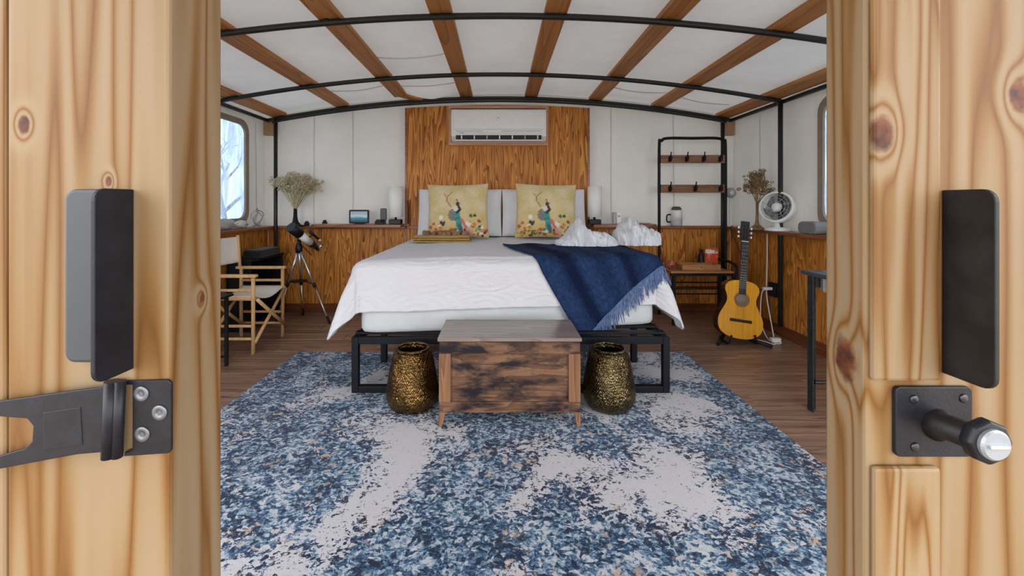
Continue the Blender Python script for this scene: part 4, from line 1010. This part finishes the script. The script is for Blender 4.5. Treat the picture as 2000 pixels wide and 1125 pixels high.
# ================================================================== DIRECTOR CHAIR AND LEFT SIDE
ch = thing('director_chair', 'folding wooden director chair with cream canvas sling', 'chair', (-2.1, 3.53, 0))
xf, xb, yn, yf_ = -1.93, -2.30, 3.31, 3.76; R_ = .0145
for yy in (yn, yf_):
    MB().tube([(xf, yy, .0005), (xf, yy, .60)], R_, 10).build('leg', M_bamboo, ch)
    MB().tube([(xb, yy, .0005), (xb, yy, .60)], R_, 10).build('leg', M_bamboo, ch)
    MB().tube([(xb-.01, yy, .60), (xb-.03, yy, .90)], R_*.9, 10).build('back_post', M_bamboo, ch)
    box('armrest', M_bamboo, ch, xb-.04, xf+.03, yy-.024, yy+.024, .601, .625, bev=.008)
    for zz in (.50, .22, .12): MB().tube([(xb, yy, zz), (xf, yy, zz)], R_*.8, 10).build('side_rail', M_bamboo, ch)
    MB().tube([(xb, yy, .435), (xf+.02, yy, .435)], R_*1.1, 10).build('seat_rail', M_bamboo, ch)
for xx in (xf+.012, xb+.012):
    MB().tube([(xx, yn, .09), (xx, yf_, .425)], R_*.95, 10).build('cross_brace', M_bamboo, ch)
    MB().tube([(xx+.024, yf_, .09), (xx+.024, yn, .425)], R_*.95, 10).build('cross_brace', M_bamboo, ch)
MB().grid(lambda u, v: (xb+.01+(xf-xb)*u, yn+(yf_-yn)*v, .452-.05*math.sin(PI*v)), 14, 14).build('seat_sling', M_cream, ch, solid=.005)
MB().grid(lambda u, v: (xb-.012-.022*v-.03*math.sin(PI*u), yn-.02+(yf_-yn+.04)*u, .66+.225*v), 16, 8).build('back_sling', M_cream, ch, solid=.006)
# low black table in front of it
st = thing('side_table', 'low black side table half hidden by the left door', 'table', (-2.2, 2.85, 0))
box('table_top', M_black, st, -2.46, -1.95, 2.62, 3.10, .505, .522)
for xx, yy in ((-1.985, 3.07), (-2.43, 3.07), (-1.985, 2.65), (-2.43, 2.65)): box('leg', M_black, st, xx-.011, xx+.011, yy-.011, yy+.011, .0005, .505)
for yy in (3.07, 2.65): box('stretcher', M_black, st, -2.419, -1.996, yy-.007, yy+.007, .06, .074)
# black cabinet in the corner
cb_ = thing('low_cabinet', 'black low open cabinet behind the director chair', 'cabinet', (-2.36, 4.05, 0))
box('top', M_black, cb_, -2.51, -2.27, 3.86, 4.46, .64, .665); box('side', M_black, cb_, -2.50, -2.28, 3.87, 3.89, .0005, .64); box('side', M_black, cb_, -2.50, -2.28, 4.43, 4.45, .0005, .64)
for zz in (.06, .34): box('shelf', M_black, cb_, -2.50, -2.28, 3.89, 4.43, zz, zz+.02)
box('back', M_black, cb_, -2.50, -2.49, 3.89, 4.43, .08, .64)
o = MB().prism(rrect(3.98, 4.36, .666, .74, .03), 'x', -2.42, -2.26).build('camera_bag', fabric('black_bag_cloth', (.012, .012, .014), 200), bev=.012); tag(o, 'black soft bag lying on the low cabinet', 'bag')

# telescope ------------------------------------------------------------------
ts = thing('telescope', 'white and black telescope on a silver tripod', 'telescope', (-2.02, 4.3, 0))
apx = P(584, 484, 4.28)
for end in (P(541, 622, 4.22), P(592, 611, 4.46), P(642, 630, 4.14)):
    end.z = .03; mid = apx.lerp(end, .52); d = (end-apx).normalized()
    lg = MB().tube([apx, mid], .0125, 10).tube([mid, end], .0085, 10).build('tripod_leg', M_silver, ts)
    MB().tube([mid-d*.02, mid+d*.025], .017, 10).build('leg_clamp', M_blackp, lg)
    MB().tube([end-d*.05, end+d*.028], .012, 10).build('foot', M_blackp, lg)
    MB().tube([apx+Vector((0, 0, -.33)), apx.lerp(end, .50)], .006, 6).build('spreader', M_blackp, ts)
MB().lathe([(.0001, -.008), (.08, -.006), (.085, .0), (.08, .006), (.0001, .006)], 20, apx+Vector((0, 0, -.335))).build('tray', M_blackp, ts)
MB().lathe([(.0001, -.05), (.03, -.05), (.036, -.01), (.03, .03), (.018, .05), (.018, .10), (.0001, .10)], 18, apx).build('mount', M_blackp, ts)
ta, tb_ = P(568, 443, 4.06), P(622, 487, 4.40); dv = (tb_-ta).normalized(); ln = (tb_-ta).length
def seg_t(a, b, r0, r1, name, mat): return MB().tube([ta+dv*a*ln, ta+dv*b*ln], [r0, r1], 22).build(name, mat, ts)
seg_t(0, .30, .050, .050, 'dew_shield', M_blackp); seg_t(.30, .68, .040, .040, 'tube', M_white); seg_t(.68, .80, .041, .034, 'focuser', M_blackp); seg_t(.80, 1.0, .022, .020, 'diagonal', M_blackp)
e0 = ta+dv*.98*ln
MB().tube([e0, e0+Vector((.05, -.02, .045))], .017, 14).build('eyepiece', M_silver, ts)
f0 = ta+dv*.52*ln+Vector((.075, 0, .045))
MB().tube([f0-dv*.07, f0+dv*.02, f0+dv*.09], [.017, .014, .012], 12).build('finder_scope', M_blackp, ts)
MB().tube([f0+dv*.092, f0+dv*.125], .011, 12).build('finder_eyepiece', M_white, ts)
MB().tube([f0, ta+dv*.52*ln], .007, 8).build('finder_bracket', M_blackp, ts)
MB().tube([apx+Vector((0, 0, .08)), ta+dv*.5*ln], .020, 12).build('cradle', M_blackp, ts)
MB().tube([apx+Vector((.03, -.01, .03)), apx+Vector((.14, -.03, -.07))], .005, 8).build('pan_handle', M_blackp, ts)

# ================================================================== TREES OUTSIDE (seen through the windows)
def bare_tree(x, y, h, seed, lab):
    rd = random.Random(seed); r = thing('bare_tree', lab, 'tree', (x, y, -.5), 'bare trees outside')
    m = MB(); bark = plain('bark', (.10, .085, .07), .9)
    def grow(p, d, L, rad, lev):
        e = p+d*L; m.tube([p, p.lerp(e, .5)+Vector((rd.gauss(0, .05), rd.gauss(0, .05), 0))*L, e], [rad, rad*.85, rad*.65], 6)
        if lev:
            for k in range(3):
                nd = (d+Vector((rd.gauss(0, .55), rd.gauss(0, .55), rd.gauss(.1, .3)))).normalized(); grow(p.lerp(e, rd.uniform(.55, 1)), nd, L*rd.uniform(.55, .8), rad*.55, lev-1)
    grow(Vector((x, y, -.5)), Vector((0, 0, 1)), h*.38, .09, 4); m.build('trunk_and_branches', bark, r)
bare_tree(-7.6, 11.5, 5.0, 2, 'bare tree seen through the left window'); bare_tree(5.4, 6.0, 5.0, 5, 'bare tree outside beyond the right window')
